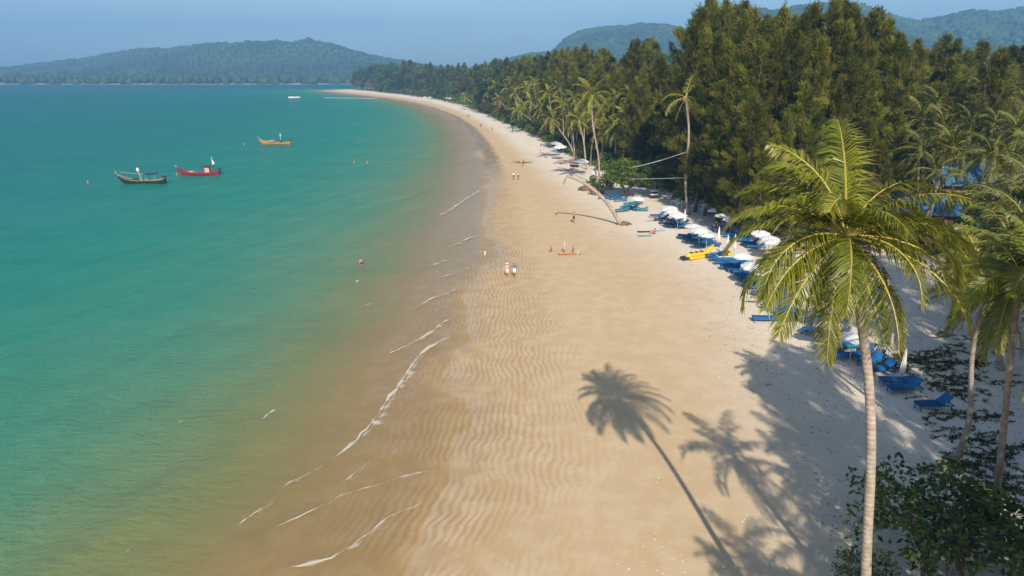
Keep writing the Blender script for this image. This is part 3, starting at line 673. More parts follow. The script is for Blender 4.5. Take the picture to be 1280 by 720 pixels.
# the big clump of tall casuarinas, tops placed one by one (top pixel, distance)
CL_LAB = 'very tall olive-green casuarina in the big clump over the white parasols'
for u, v, Y in [(872, 12, 118), (889, -3, 121), (908, 4, 117), (930, 22, 112), (946, 14, 116), (962, 24, 110), (984, 10, 113), (1003, 18, 107), (1020, 8, 111), (1046, 2, 108), (1060, 4, 113), (1074, 10, 109),
                (1092, 16, 112), (1108, 24, 108), (1122, 44, 112), (900, 45, 106), (925, 60, 103), (950, 55, 102), (975, 48, 101), (1000, 58, 99), (1030, 50, 98), (1060, 52, 99), (1088, 60, 100), (1112, 78, 103),
                (884, 70, 109), (868, 60, 124), (935, 110, 99), (1010, 105, 95), (1050, 110, 96), (1090, 115, 97), (1125, 110, 101), (912, 130, 101), (1136, 68, 120), (985, 140, 90), (1040, 150, 88), (1090, 150, 89), (1125, 140, 92), (965, 170, 93), (1015, 165, 86), (1066, 175, 85), (1105, 180, 86), (945, 120, 90), (924, 150, 95), (958, 175, 87), (905, 165, 100), (1000, 190, 84)]:
    p = PY(u, v, Y); z = float(hgt(p[0], Y)); plant('casuarina_tree', CAS, CL_LAB, 'tree', 'tall casuarinas of the big clump', (p[0], Y, z), p[2] - z, 28, sx=rng.uniform(0.72, 1.05))
for u, v, Y in [(1150, 78, 150), (1164, 66, 148), (1180, 45, 150), (1196, 52, 146), (1212, 66, 142), (1230, 54, 150), (1247, 62, 145), (1264, 60, 150), (1284, 58, 148), (1172, 88, 138), (1205, 86, 136), (1240, 84, 138), (1270, 82, 134), (1140, 92, 140)]:
    p = PY(u, v, Y); z = float(hgt(p[0], Y)); plant('casuarina_tree', CAS, 'casuarina standing behind the coconut grove', 'tree', 'casuarinas behind the coconut grove', (p[0], Y, z), p[2] - z, 28, sx=rng.uniform(0.9, 1.15))
# undergrowth round the lawn
for u, v, H in [(1130, 300, 4), (1150, 292, 4.5), (1110, 306, 4), (1085, 312, 4.5), (1210, 318, 4), (1228, 325, 4.5), (1245, 332, 4), (1190, 290, 4), (1262, 345, 4.5), (1215, 296, 5), (1240, 300, 5), (1265, 310, 5), (1172, 286, 5), (1060, 300, 4), (1030, 300, 4.0), (1280, 325, 5)]:
    plant('lawn_bush', BUSH, 'dark leafy bush beside the dry lawn', 'bush', 'bushes round the lawn', G(u, v), H, 3.2)
# bushes along the foot of the wood
y = 118.0; nb = 0
while y < 900:
    for k in range(2):
        yy = y + rng.uniform(-2, 2); x = float(xe(yy)) + (1.0 + 3.2 * k) + rng.uniform(-1.0, 1.2)
        if not (128 < yy < 158 and k == 0): 
            plant('beach_bush', BUSH, 'leafy green bush at the foot of the beach wood', 'bush', 'bushes along the foot of the wood', on(x, yy), rng.uniform(2.4, 4.6) * (1 if yy < 400 else 1.8), 3.2); nb += 1
    y += np.interp(y, [100, 200, 300, 500, 1000], [4.2, 5.5, 8.0, 15, 24])
print('casuarinas', nC, 'headland', nB, 'bushes', nb)

# ------------------------------------------------------------------ coconut palms
# the tall palm in the foreground
HERO = [(182, 2, 1.05), (200, 12, 1.0), (222, -14, 1.05), (240, -42, 1.0), (262, -26, 0.95), (283, -18, 1.05), (300, -34, 0.95), (318, -4, 1.1), (338, 6, 1.08), (355, 16, 1.12), (12, 26, 1.1), (30, 34, 1.05),
        (48, 48, 1.1), (70, 58, 1.08), (92, 66, 1.1), (110, 60, 1.05), (128, 46, 1.0), (146, 34, 1.0), (160, 24, 0.98), (190, 48, 0.9), (230, 56, 0.9), (275, 52, 0.85), (320, 54, 0.9), (5, 60, 0.95), (80, 80, 1.05), (150, 72, 0.95),
        (250, 10, 0.95), (295, 12, 0.9), (205, -6, 0.95), (335, 30, 0.95), (175, -30, 0.8), (20, 4, 0.95)]
palm('tall coconut palm with full sunlit yellow-green crown and pale ringed trunk on the open sand', (12.65, 16.0, 0.4), (8.85, 17.7, 17.85), L=3.5, r0=0.18, lod='near', seed=1, bow=-0.05, fronds=HERO, nuts=9, dead=6)
# two darker palms beside the bush
def palm_px(label, cr, ba, dY=0.0, group=None, n_fr=20, L=4.0, lod='mid', r0=0.2, seed=0, bow=0.1, nuts=4, dead=1, fronds=None):
    b = G(*ba); c = PY(cr[0], cr[1], b[1] + dY); return palm(label, b - np.array([0, 0, 0.1]), c, n_fr, L, r0, lod, group, seed, bow, fronds, nuts, dead)
palm_px('shaded coconut palm with straight dark trunk rising beside the leafy bush', (1276, 348), (1240, 660), -1.5, n_fr=26, L=3.6, lod='near', r0=0.17, seed=2, bow=0.0, nuts=6)
palm_px('leaning shaded coconut palm with black slanting trunk over the creeping vines', (1238, 372), (1193, 574), -1.0, n_fr=22, L=3.3, lod='near', r0=0.165, seed=3, bow=-0.08, nuts=4)
palm_px('low shaded coconut palm with thick dark foot behind the slanting palm', (1222, 338), (1252, 462), 0.0, n_fr=20, L=3.6, lod='near', r0=0.2, seed=4, bow=0.05)
for i, (cr, ba) in enumerate([((1262, 300), (1262, 440)), ((1292, 330), (1290, 470)), ((1232, 308), (1236, 420)), ((1285, 262), (1285, 400)), ((1250, 270), (1258, 392))]):
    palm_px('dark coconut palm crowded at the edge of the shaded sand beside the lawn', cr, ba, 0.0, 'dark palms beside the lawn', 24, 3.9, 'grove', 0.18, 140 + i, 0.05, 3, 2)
# the grove on the right
GROVE = [(1152, 150, 100), (1172, 132, 108), (1200, 128, 112), (1228, 118, 118), (1256, 122, 112), (1282, 130, 108), (1180, 165, 96), (1212, 158, 98), (1244, 160, 96), (1272, 168, 92), (1155, 190, 88), (1190, 186, 86), (1262, 205, 78),
         (1290, 190, 80), (1138, 128, 112), (1290, 235, 66), (1240, 195, 74), (1222, 245, 64), (1170, 214, 84), (1262, 262, 58), (1285, 290, 52), (1205, 118, 122), (1176, 112, 126), (1268, 110, 126), (1246, 104, 130)]
for i, (u, v, Y) in enumerate(GROVE):
    c = PY(u, v, Y); b = on(c[0] + rng.uniform(-2, 2), Y + rng.uniform(-1, 2))
    lab = 'coconut palm crowded in the grove behind the blue roofs' if Y > 90 else 'coconut palm with dark dense crown in front of the blue roofs'
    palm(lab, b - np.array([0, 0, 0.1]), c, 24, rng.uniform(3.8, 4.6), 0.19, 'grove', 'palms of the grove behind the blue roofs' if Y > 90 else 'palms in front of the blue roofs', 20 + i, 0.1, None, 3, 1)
# palms standing at the edge of the sand
EDGEP = [('slender coconut palm with tall pale trunk rising over the beach edge', (740, 121), (747, 236), 4.6, 22), ('coconut palm leaning far out to the sand beside the fallen branches', (690, 150), (719, 201), 4.2, 18),
         ('coconut palm with straight grey trunk just behind the leaning one', (724, 152), (733, 212), 4.0, 18), ('coconut palm with golden hanging fronds above the sea almond', (781, 150), (779, 216), 4.4, 24),
         ('short thin coconut palm between taller ones at the bush line', (712, 158), (716, 195), 3.4, 16), ('bushy coconut palm with drooping skirt of fronds beside the golden one', (763, 160), (762, 210), 4.0, 22),
         ('coconut palm with crown hidden among the casuarinas above the rope', (795, 138), (795, 214), 4.4, 22), ('coconut palm with rounded crown behind the slender tall palm', (757, 136), (742, 205), 4.2, 22),
         ('stout coconut palm with yellowing fronds in front of the dark wood', (745, 150), (738, 208), 4.0, 20), ('coconut palm with bright crown above the far loungers', (705, 132), (712, 190), 4.2, 20)]
for i, (cr, ba) in enumerate([((700, 112), (706, 182)), ((718, 126), (724, 194)), ((730, 138), (730, 200)), ((772, 128), (770, 208)), ((786, 122), (788, 212)), ((808, 148), (806, 218)), ((770, 165), (768, 214)), ((790, 168), (790, 218)), ((712, 142), (718, 196)), ((752, 168), (752, 212))]):
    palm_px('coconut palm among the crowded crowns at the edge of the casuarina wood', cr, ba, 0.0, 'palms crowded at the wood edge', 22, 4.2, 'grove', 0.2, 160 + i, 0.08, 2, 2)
for i, (lab, cr, ba, L, nf) in enumerate(EDGEP): palm_px(lab, cr, ba, seed=60 + i, L=L, n_fr=nf, r0=0.2)
palm_px('nearly bare coconut palm with three ragged fronds and long straight trunk', (857, 122), (861, 268), n_fr=3, L=5.2, r0=0.24, seed=80, bow=0.0, nuts=8, dead=3,
        fronds=[(25, 60, 1.0), (60, 74, 0.9), (178, 26, 0.8), (205, -10, 0.85), (350, 10, 0.45), (280, 0, 0.4)])
FARP = [((644, 118), (670, 164)), ((650, 140), (676, 166)), ((624, 126), (640, 152)), ((581, 122), (598, 137)), ((604, 121), (607, 138)), ((594, 112), (596, 130)), ((612, 116), (618, 144)), ((634, 112), (640, 150)), ((664, 128), (672, 166)),
        ((660, 112), (664, 160)), ((676, 136), (684, 174)), ((668, 106), (674, 164)), ((558, 106), (560, 124)), ((550, 108), (549, 122)), ((566, 108), (570, 126)), ((640, 104), (646, 152)), ((686, 118), (692, 178)), ((620, 108), (626, 146))]
FL = ['far coconut palm leaning steeply over the sand', 'far coconut palm with pale crown in the bush line']
for i, (cr, ba) in enumerate(FARP): palm_px(FL[0] if i < 4 else FL[1], cr, ba, group='far palms leaning over the sand' if i < 4 else 'far palms in the bush line', seed=90 + i, L=4.6, n_fr=18, lod='far', nuts=0, dead=1, r0=0.26)
# trees beside and behind the view point whose shade falls on the sand
for x, y, H, w in [(20.5, 13.0, 25, 0.72), (23.8, 13.0, 27, 0.6), (28.0, 14.0, 26, 0.55), (33, 12, 23, 0.95), (38, 18, 24, 0.95), (44, 26, 22, 0.95), (31, 2, 22, 0.9), (50, 36, 20, 0.95), (30.5, 19, 21, 0.8), (34, 25, 22, 0.95), (40, 32, 20, 0.95), (46, 40, 19, 0.95), (36, 21, 23, 0.95), (52, 44, 22, 1.0), (44, 34, 24, 1.0), (57, 50, 22, 1.0), (50, 28, 24, 1.0)]:
    plant('casuarina_tree', CAS, 'casuarina at the near end of the beach casting its shade on the sand', 'tree', 'casuarinas at the near end of the beach', on(x, y), H, 28, sx=w)
for i, (x, y, H) in enumerate([(14.4, 12.4, 16.3), (28.8, 15.5, 15.5), (17.6, 9.0, 17.0), (16.0, 5.5, 15.0), (19.5, 8.5, 19.0), (18.6, 3.0, 16.0), (14.2, 3.2, 13.5), (21.5, 5.0, 18.0), (16.8, 0.5, 15.5), (12.6, 0.0, 15.0), (12.4, 4.6, 14.5), (11.8, -1.5, 17.0), (22.0, 9.5, 20.5)]):
    palm('coconut palm at the near end of the beach throwing a starry shadow', on(x + 0.8, y - 0.6) - np.array([0, 0, 0.1]), (x, y, H), 19, rng.uniform(3.3, 4.0), 0.2, 'mid', 'palms at the near end of the beach', 120 + i)
# leaning bare trunk over the sand
t = thing('leaning_trunk', 'bare curved palm trunk leaning far out over the sand from a root mound', 'trunk', G(776, 281))
b = G(776, 281); k = 14; s = np.linspace(0, 1, k); q = [(776, 281), (771, 272), (765, 262), (757, 251), (746, 240), (733, 230), (720, 223), (708, 219)]
zs_ = np.array([PY(u, v, b[1]) for u, v in q]); zs_ = zs_ - b
path = np.column_stack([np.interp(s, np.linspace(0, 1, len(q)), zs_[:, j]) for j in range(3)]); path[:, 1] += -0.6 * s
mb = MB(); mb.tube(path, np.interp(s, [0, 0.1, 1], [0.42, 0.3, 0.2]), 9); obj('trunk', mb, t, mats=M_ptrunk, smooth=True)
mb = MB(); r = np.random.default_rng(5); v, f = ico(); v2 = v * np.array([1.0, 0.8, 0.55]); mb.add(v2 + np.array([0.5, 0, 0.05]), [f])
for i in range(14):
    a = r.random() * 6.28; mb.tube([(0.5, 0, 0.35), (0.5 + 0.9 * math.cos(a), 0.75 * math.sin(a), 0.25), (0.5 + 1.3 * math.cos(a), 1.1 * math.sin(a), -0.05)], [0.1, 0.08, 0.03], 4)
obj('root_mound', mb, t, mats=M_bark, smooth=True)
for i in range(4): obj('dead_frond', FROND['mid', 'dead'][0], t, path[-1], (0, 0, 2.2 + i * 0.6), 0.42)
# root balls under two palms
for i, (u, v, lab) in enumerate([(733, 238, 'dark eroded root ball under the straight grey palm'), (746, 243, 'brown eroded root ball under the slender tall palm')]):
    mb = MB(); v_, f = ico(); mb.add(v_ * np.array([1.5, 1.2, 0.8]) + np.array([0, 0, 0.25]), [f])
    for k in range(16):
        a = r.random() * 6.28; mb.tube([(0.6 * math.cos(a), 0.5 * math.sin(a), 0.85), (1.45 * math.cos(a), 1.15 * math.sin(a), 0.5), (1.75 * math.cos(a), 1.4 * math.sin(a), -0.1)], [0.12, 0.1, 0.05], 4)
    tag(obj('root_ball', mb, loc=G(u, v), mats=M_bark, smooth=True), lab, 'roots')
# sea almond by the loungers
tm, cm = broadleaf(301, 6.5, 4.0, 44, 5200, 0.42, M_bush, 0.28, 0.2, 2)
t = thing('sea_almond_tree', 'low spreading bright green sea almond with two dark stems behind blue loungers', 'tree', G(783, 246)); obj('trunk', tm, t); obj('crown', cm, t); t.scale = (1.15, 1, 1)
for u, v, H, lab in [(820, 236, 5.0, 'small rounded tree beside the yellow flag'), (716, 190, 4.5, 'bright green bush beside the leaning palm foot'), (752, 236, 3.2, 'reddish-green bush behind the slender palm')]:
    plant('beach_bush', BUSH, lab, 'bush', None, G(u, v), H, 3.2)
# leafy bush in the foreground corner
NB = [broadleaf(401 + i, 5.0, 3.6, 74, 1250, 0.33, M_bush, 0.0, 0.06, 5) for i in range(3)]
for (u, v, H, sx, lab) in [(1150, 700, 5.2, 0.95, 'big dark leafy shrub with rounded leaves at the foot of the pale palm trunk'), (1205, 735, 5.0, 1.05, 'dark leafy shrub around the foot of the straight dark palm'),
                          (1080, 740, 2.2, 0.9, 'small low leafy shrub touching the pale palm trunk'), (1265, 725, 4.4, 1.0, 'leafy shrub with yellowish top twigs beside the dark palm')]:
    plant('leafy_shrub', NB, lab, 'shrub', None, G(u, v), H, 5.0, sx=sx)

# ------------------------------------------------------------------ ground cover and litter
M_vine = leafmat('vine_leaves', (0.030, 0.045, 0.012), (0.10, 0.12, 0.028), trans=0.15, objvar=0.0)
M_litter = plain('dry_litter', (0.09, 0.065, 0.045), 0.9, 0.4, 3.0)
mb = MB(); r = np.random.default_rng(31)
spots = [(1135, 446, 2.2, 0.8), (1160, 452, 2.4, 0.9), (1148, 462, 2.5, 0.8), (1175, 440, 2.5, 0.7), (1120, 455, 1.6, 0.5), (1190, 470, 2.4, 0.8), (1165, 480, 1.8, 0.6), (1205, 492, 2.0, 0.8), (1190, 520, 1.6, 0.6), (1208, 545, 1.9, 0.8), (1195, 585, 1.9, 0.8),
         (1215, 580, 1.8, 0.9), (1240, 570, 1.8, 0.8), (1215, 615, 1.7, 0.7), (1250, 600, 1.7, 0.6), (1240, 520, 1.6, 0.5), (1265, 560, 1.6, 0.5), (1225, 455, 2.0, 0.6), (1262, 610, 1.4, 0.8), (1180, 455, 2.0, 0.6), (1265, 480, 2.0, 0.5), (1200, 420, 2.5, 0.5), (1240, 430, 2.5, 0.5)]
for u, v, R, dens in spots:
    c = G(u, v)
    for k in range(int(30 * dens)):      # runners along the ground
        a = r.normal() * 0.7 + (math.pi if r.random() < 0.5 else 0); st = c[:2] + r.normal(size=2) * np.array([R * 0.55, R * 0.22]); ln = r.uniform(0.5, 1.8); n_ = 6
        tt = np.linspace(0, ln, n_); pts = st[None] + np.column_stack([np.cos(a + tt * 0.5) * tt, np.sin(a + tt * 0.5) * tt * 0.7])
        pz = hgt(pts[:, 0], pts[:, 1]); mb.tube(np.column_stack([pts, pz + 0.03]), 0.014, 3, m=1, cap=False)
        q = int(26 * ln); j = r.random(q); bx = np.interp(j * ln, tt, pts[:, 0]) + r.normal(size=q) * 0.07; by = np.interp(j * ln, tt, pts[:, 1]) + r.normal(size=q) * 0.07
        B = np.column_stack([bx, by, hgt(bx, by) + 0.04]); D = np.column_stack([r.normal(size=(q, 2)), np.abs(r.normal(size=q)) * 0.35]); blades(mb, B, D, 0.12 * r.uniform(0.7, 1.4, q), 0.09, np.clip(r.normal(0.4, 0.25, q), 0, 1))
tag(obj('creeping_vine', mb, mats=[M_vine, M_litter]), 'creeping beach vine trailing over the shaded sand', 'vine', kind='stuff')
mb = MB(); q = 2600
U = np.concatenate([r.uniform(860, 1280, q // 2), r.uniform(820, 1240, q // 2)]); Vv = np.concatenate([r.uniform(430, 720, q // 2), r.uniform(300, 480, q // 2)])
B = np.array([G(u, v) for u, v in zip(U, Vv)]); keep = (B[:, 0] - xs(B[:, 1]) > 21); B = B[keep]; B[:, 2] += 0.012; q = len(B)
D = np.column_stack([r.normal(size=(q, 2)), np.abs(r.normal(size=q)) * 0.12]); blades(mb, B, D, 0.10 * r.uniform(0.5, 2.2, q) ** 1.3, 0.06, 0.5)
tag(obj('leaf_litter', mb, mats=[M_litter]), 'scattered dry leaves and twigs on the upper sand', 'litter', kind='stuff')
mb = MB(); q = 1500; U = r.uniform(700, 1000, q); Vv = r.uniform(330, 720, q); B = np.array([G(u, v) for u, v in zip(U, Vv)]); B = B[(B[:, 0] - xs(B[:, 1]) > 11) & (fbm(B[:, 0] / 5, B[:, 1] / 5) > -0.02)]; B[:, 2] += 0.01; q = len(B)
blades(mb, B, np.column_stack([r.normal(size=(q, 2)), np.abs(r.normal(size=q)) * 0.2]), 0.07 * r.uniform(0.5, 1.8, q), 0.05, 0.5)
tag(obj('shell_fragments', mb, mats=[plain('shell', (0.74, 0.70, 0.64), 0.6, 0.1, 5.0)]), 'scattered pale shell and coral bits on the dry sand', 'shells', kind='stuff')
# lawn
gy = np.linspace(80, 100, 30); gx = np.linspace(47, 64, 30); GX, GY = np.meshgrid(gx, gy); GX = GX + 1.2 * fbm(GX / 4, GY / 4)
M_lawn = plain('lawn', (0.155, 0.15, 0.035), 0.9, 0.3, 0.5, spec=0.1)
o = obj('lawn', grid_mesh('lawn', GX, GY, hgt(GX, GY) + 0.05, M_lawn, {})); tag(o, 'patch of dry yellow-green lawn by the blue-roofed houses', kind='structure')
mb = MB(); q = 9000; bx = r.uniform(47, 64, q); by = r.uniform(80, 100, q); blades(mb, np.column_stack([bx, by, hgt(bx, by) + 0.05]), np.column_stack([r.normal(size=(q, 2)) * 0.4, np.ones(q)]), 0.14, 0.03, r.random(q))
M_grass = leafmat('grass', (0.10, 0.11, 0.02), (0.26, 0.24, 0.06), trans=0.2, objvar=0); tag(obj('lawn_grass', mb, mats=[M_grass]), 'short dry grass blades of the lawn', 'grass', kind='stuff')

# ------------------------------------------------------------------ loungers, parasols, tables, chairs
M_blue = plain('lounger_blue', (0.005, 0.100, 0.27), 0.75, 0.15, 3.0, objvar=0.3); M_teal = plain('lounger_teal', (0.012, 0.20, 0.27), 0.75, 0.15, 3.0)
M_bframe = plain('blue_frame', (0.02, 0.14, 0.32), 0.6, 0.2, 5.0, objvar=0.15); M_white = plain('white_cloth', (0.62, 0.62, 0.61), 0.85, 0.06, 3.0, objvar=0.06)
M_pole = plain('pole', (0.55, 0.53, 0.5), 0.4, 0.1, 4.0, metal=0.3); M_wp = plain('white_plastic', (0.72, 0.72, 0.7), 0.5, 0.06, 4.0)
M_wood = plain('brown_wood', (0.19, 0.105, 0.05), 0.7, 0.3, 6.0)
def pad(L, W, H, seg=6, puff=0.02):
    """stitched cushion along +x with rounded sections"""
    mb = MB(); n = seg * 4 + 1; x = np.linspace(0, L, n); z = H * (0.82 + 0.18 * np.abs(np.sin(np.linspace(0, seg * math.pi, n)))) 
    ring = []
    for xi, zi in zip(x, z):
        e = 0.0 if 0 < xi < L else 0.03
        ring.append([(xi, -W / 2 + e, 0), (xi, -W / 2, zi * 0.6), (xi, -W / 2 + 0.05, zi), (xi, W / 2 - 0.05, zi), (xi, W / 2, zi * 0.6), (xi, W / 2 - e, 0)])
    V = np.array(ring).reshape(-1, 3); i = np.arange(n - 1)[:, None] * 6; j = np.arange(6)[None]; j2 = (j + 1) % 6
    mb.add(V, [np.stack([i + j, i + 6 + j, i + 6 + j2, i + j2], -1).reshape(-1, 4), np.array([[0, 1, 2, 3, 4, 5]]), np.array([[5, 4, 3, 2, 1, 0]]) + (n - 1) * 6]); return mb
LM = {}
for nm, mt in (('blue', M_blue), ('teal', M_teal)):
    LM[nm, 'seat'] = pad(1.32, 0.66, 0.09).mesh('mattress', mt, True); LM[nm, 'back'] = pad(0.74, 0.66, 0.09, 3).mesh('backrest', mt, True)
mb = MB()
for sy in (-1, 1): mb.box((0, 0.31 * sy, 0.31), (2.0, 0.05, 0.06))
for x in (-0.98, -0.3, 0.32, 0.98): mb.box((x, 0, 0.31), (0.045, 0.57, 0.05))
LM['frame'] = mb.mesh('frame', M_bframe)
mb = MB(); mb.box((0, 0, -0.15), (0.05, 0.05, 0.30)); mb.box((0, 0, -0.285), (0.07, 0.06, 0.03)); LM['leg'] = mb.mesh('leg', M_bframe)
mb = MB(); mb.box((0, 0.22, 0), (0.04, 0.04, 0.5), rot=(0, 0.25, 0)); mb.box((0, -0.22, 0), (0.04, 0.04, 0.5), rot=(0, 0.25, 0)); mb.box((0.06, 0, 0.22), (0.035, 0.45, 0.035)); LM['prop'] = mb.mesh('backrest_prop', M_bframe)
def lounger(u, v, az, label, group, back=38, col='blue', sc=1.18):
    t = thing('sun_lounger', label, 'sun lounger', G(u, v), math.radians(az), group); t.scale = (sc,) * 3
    obj('frame', LM['frame'], t)
    for x in (-0.9, 0.88):
        for y in (-0.27, 0.27): obj('leg', LM['leg'], t, (x, y, 0.29))
    obj('mattress', LM[col, 'seat'], t, (-1.0, 0, 0.345)); obj('backrest', LM[col, 'back'], t, (0.31, 0, 0.35), (0, -math.radians(back), 0))
    if back > 5: obj('backrest_prop', LM['prop'], t, (0.72, 0, 0.50))
    return t
rr = random.Random(3)
def row(lst, label, group, jit=6, col='blue', back=None):
    for u, v, az in lst: lounger(u, v, az + rr.uniform(-jit, jit), label, group, rr.choice([0, 25, 38, 45]) if back is None else back, col)
lounger(1166, 511, 4, 'blue sun lounger standing alone beside the creeping vines', None, 40)
lounger(1130, 490, 6, 'blue sun lounger with raised back at the foot of the closed parasol', None, 42); lounger(1121, 481, -6, 'flat blue sun lounger just behind the closed parasol pole', None, 12)
lounger(1099, 466, 10, 'blue sun lounger between the two closed parasols', None, 40); lounger(1089, 455, 24, 'blue sun lounger with steep back beside the tall palm trunk', None, 48); lounger(1078, 447, 28, 'blue sun lounger partly hidden by the tall palm trunk', None, 45)
lounger(1049, 439, 4, 'teal sun lounger beside the tall palm trunk', None, 10, 'teal'); lounger(1056, 449, 4, 'low blue sun lounger in front of the teal one', None, 0)
row([(1019, 420, -42), (1026, 416, -42)], 'blue sun lounger in the round shadow of a parasol', 'pair of loungers in a parasol shadow', 3, back=20)
row([(994, 398, 14), (1000, 394, 14), (1005, 390, 14)], 'blue sun lounger under the white parasol by the orange towel', 'three loungers side by side', 4, back=40)
row([(1034, 430, -25), (1042, 425, -12), (1031, 410, 6), (1018, 404, 10), (1044, 414, 4), (1062, 436, 10)], 'blue sun lounger between the tall palm trunk and the round parasol shadow', 'loungers by the tall palm trunk', 6)
row([(984, 393, 10), (977, 391, 10), (988, 384, 12), (900, 327, -8), (906, 331, -8), (894, 323, -8), (938, 344, 0)], 'blue sun lounger filling the row along the open sand', 'loungers along the open sand', 8)
lounger(957, 402, -4, 'flat blue sun lounger alone at the seaward edge of the rows', None, 0)
row([(966, 386, 10), (972, 381, 14), (982, 377, 14)], 'blue sun lounger next to the orange towel', 'loungers around the orange towel', 8)
row([(953, 369, 5), (957, 362, 12), (946, 362, 8), (941, 357, 8), (936, 351, 6), (947, 350, 12), (958, 354, 15), (966, 362, 15), (962, 371, 8), (931, 347, 5), (940, 346, 8), (951, 357, 8), (970, 368, 12), (975, 372, 12), (963, 347, 14), (972, 352, 14)], 'blue sun lounger in the crowded row behind the flat single one', 'loungers in the crowded row', 12)
row([(913, 337, -10), (919, 334, -8), (925, 331, -6), (929, 336, -10), (922, 340, -8), (929, 343, -6), (934, 340, -6)], 'blue sun lounger in the tight block by the fallen parasol', 'block of loungers by the watercraft', 5, back=35)
row([(980, 338, 10), (986, 335, 10), (992, 332, 10), (998, 341, 10)], 'blue sun lounger in the shade of the parasol behind the palm crown', 'shaded loungers behind the palm crown', 6)
row([(858, 298, -20), (863, 300, -20), (868, 303, -20), (874, 306, -20), (880, 309, -20), (870, 297, -20), (877, 300, -20), (884, 304, -20), (889, 308, -20)], 'blue sun lounger in the shaded block below three white parasols', 'block of loungers below three parasols', 6)
row([(896, 288, -15), (903, 291, -15), (909, 294, -15), (915, 297, -15), (922, 300, -10), (938, 307, -5), (945, 311, -5), (930, 303, -8)], 'blue sun lounger in deep shade below the casuarina clump', 'loungers in deep tree shade', 10)
row([(827, 276, 5), (834, 280, 5), (840, 283, 5), (846, 285, 5), (852, 283, 5), (822, 272, 5), (846, 279, 5), (858, 286, 0)], 'blue sun lounger under the group of parasols by the bare palm', 'loungers by the bare palm', 8)
row([(756, 249, 0), (764, 248, 5), (770, 250, 5), (776, 252, 5)], 'blue sun lounger in front of the sea almond', 'loungers in front of the sea almond', 8, back=20)
row([(778, 265, 20), (783, 261, 25), (788, 257, 25), (795, 256, 10), (801, 264, -25), (790, 262, 20)], 'teal-blue sun lounger in the sunny cluster past the leaning trunk', 'sunny loungers past the leaning trunk', 12, 'teal', 20)
row([(680, 182, 0), (684, 184, 0), (688, 183, 0), (692, 185, 0), (697, 190, 0), (701, 191, 0)], 'small far blue sun lounger at the bend of the beach', 'far loungers at the bend', 15)
lounger(896, 319, 20, 'small teal sun lounger beside the yellow inflatable', None, 0, 'teal', 0.8)

def canopy_mesh(R, seed):
    r = np.random.default_rng(seed); mb = MB(); n = 16; ph = r.random()
    rings = [(0.02, 0.46), (0.35, 0.37), (0.7, 0.22), (1.0, 0.0)]; V = []
    for f, z in rings:
        for k in range(n):
            a = k * 2 * math.pi / n; rad = R * f * (1.0 if k % 2 == 0 else 1 - 0.07 * f); V.append((rad * math.cos(a), rad * math.sin(a), z + (0.0 if k % 2 == 0 else -0.05 * f) * 1))
    for k in range(n):          # valance hanging from the rim
        a = k * 2 * math.pi / n; rad = R * (1.0 if k % 2 == 0 else 0.93); V.append((rad * math.cos(a), rad * math.sin(a), -0.2 + 0.05 * r.normal() * 0.5 + (0.06 if k % 2 else 0)))
    i = np.arange(4)[:, None] * n; j = np.arange(n)[None]; j2 = (j + 1) % n
    mb.add(V, [np.stack([i + j, i + j2, i + n + j2, i + n + j], -1).reshape(-1, 4), np.array([list(range(n))[::-1]])]); return mb.mesh('canopy', M_white)
CAN = [canopy_mesh(1.45, i) for i in range(3)]
mb = MB(); mb.tube([(0, 0, -0.2), (0, 0, 2.75)], 0.03, 8); POLE = mb.mesh('pole', M_pole, True)
mb = MB()
for k in range(8):
    a = k * math.pi / 4; mb.tube([(0, 0, 2.35), (0.72 * math.cos(a), 0.72 * math.sin(a), 2.48)], 0.012, 4)
STRUT = mb.mesh('struts', M_pole)
def closed_mesh(h=1.75):
    mb = MB(); n = 16; V = []; zs = [0, 0.25, 0.8, 1.35, h]; rs = [0.17, 0.2, 0.15, 0.10, 0.03]
    for z, r_ in zip(zs, rs):
        for k in range(n): a = k * 2 * math.pi / n; q = r_ * (1.0 if k % 2 == 0 else 0.62); V.append((q * math.cos(a), q * math.sin(a), z))
    i = np.arange(4)[:, None] * n; j = np.arange(n)[None]; j2 = (j + 1) % n
    mb.add(V, [np.stack([i + j, i + j2, i + n + j2, i + n + j], -1).reshape(-1, 4), np.array([list(range(n))])]); return mb.mesh('folded_canopy', M_white, False)
CLOSED = closed_mesh()
def parasol(u, v, label, group=None, zc=2.25, sc=1.0, tilt=0.0):
    p = P(u, v, zc + 0.9); p = on(p[0], p[1]); t = thing('parasol', label, 'parasol', p, rr.random() * 6.28, group); t.scale = (sc,) * 3
    obj('pole', POLE, t); obj('struts', STRUT, t); obj('canopy', rr.choice(CAN), t, (0, 0, 2.3), (tilt + rr.uniform(-0.11, 0.11), rr.uniform(-0.11, 0.11), 0), rr.uniform(0.74, 0.9)); return t
def closed(u, v, label, sc=1.0):
    t = thing('closed_parasol', label, 'parasol', G(u, v), 0); t.scale = (sc,) * 3; obj('pole', POLE, t); obj('folded_canopy', CLOSED, t, (0, 0, 0.95)); return t
for u, v, lab in [(1067, 420, 'open white parasol behind the tall palm trunk'), (1036, 403, 'low open white parasol behind the hanging palm frond'), (1007, 379, 'open white parasol above three blue loungers'), (951, 338, 'open white parasol seen through the palm fronds over the crowded row'),
                  (928, 318, 'sunlit open white parasol beside two closed ones'), (999, 321, 'open white parasol behind the palm crown'), (942, 330, 'white parasol half covered by the palm frond tips')]:
    parasol(u, v, lab)
for u, v in [(867, 281), (875, 286), (884, 292)]: parasol(u, v, 'one of three white parasols in line above the shaded blue block', 'three parasols in line')
for u, v in [(837, 259), (842, 263), (848, 267)]: parasol(u, v, 'one of three white parasols crowded beside the bare palm', 'three parasols by the bare palm')
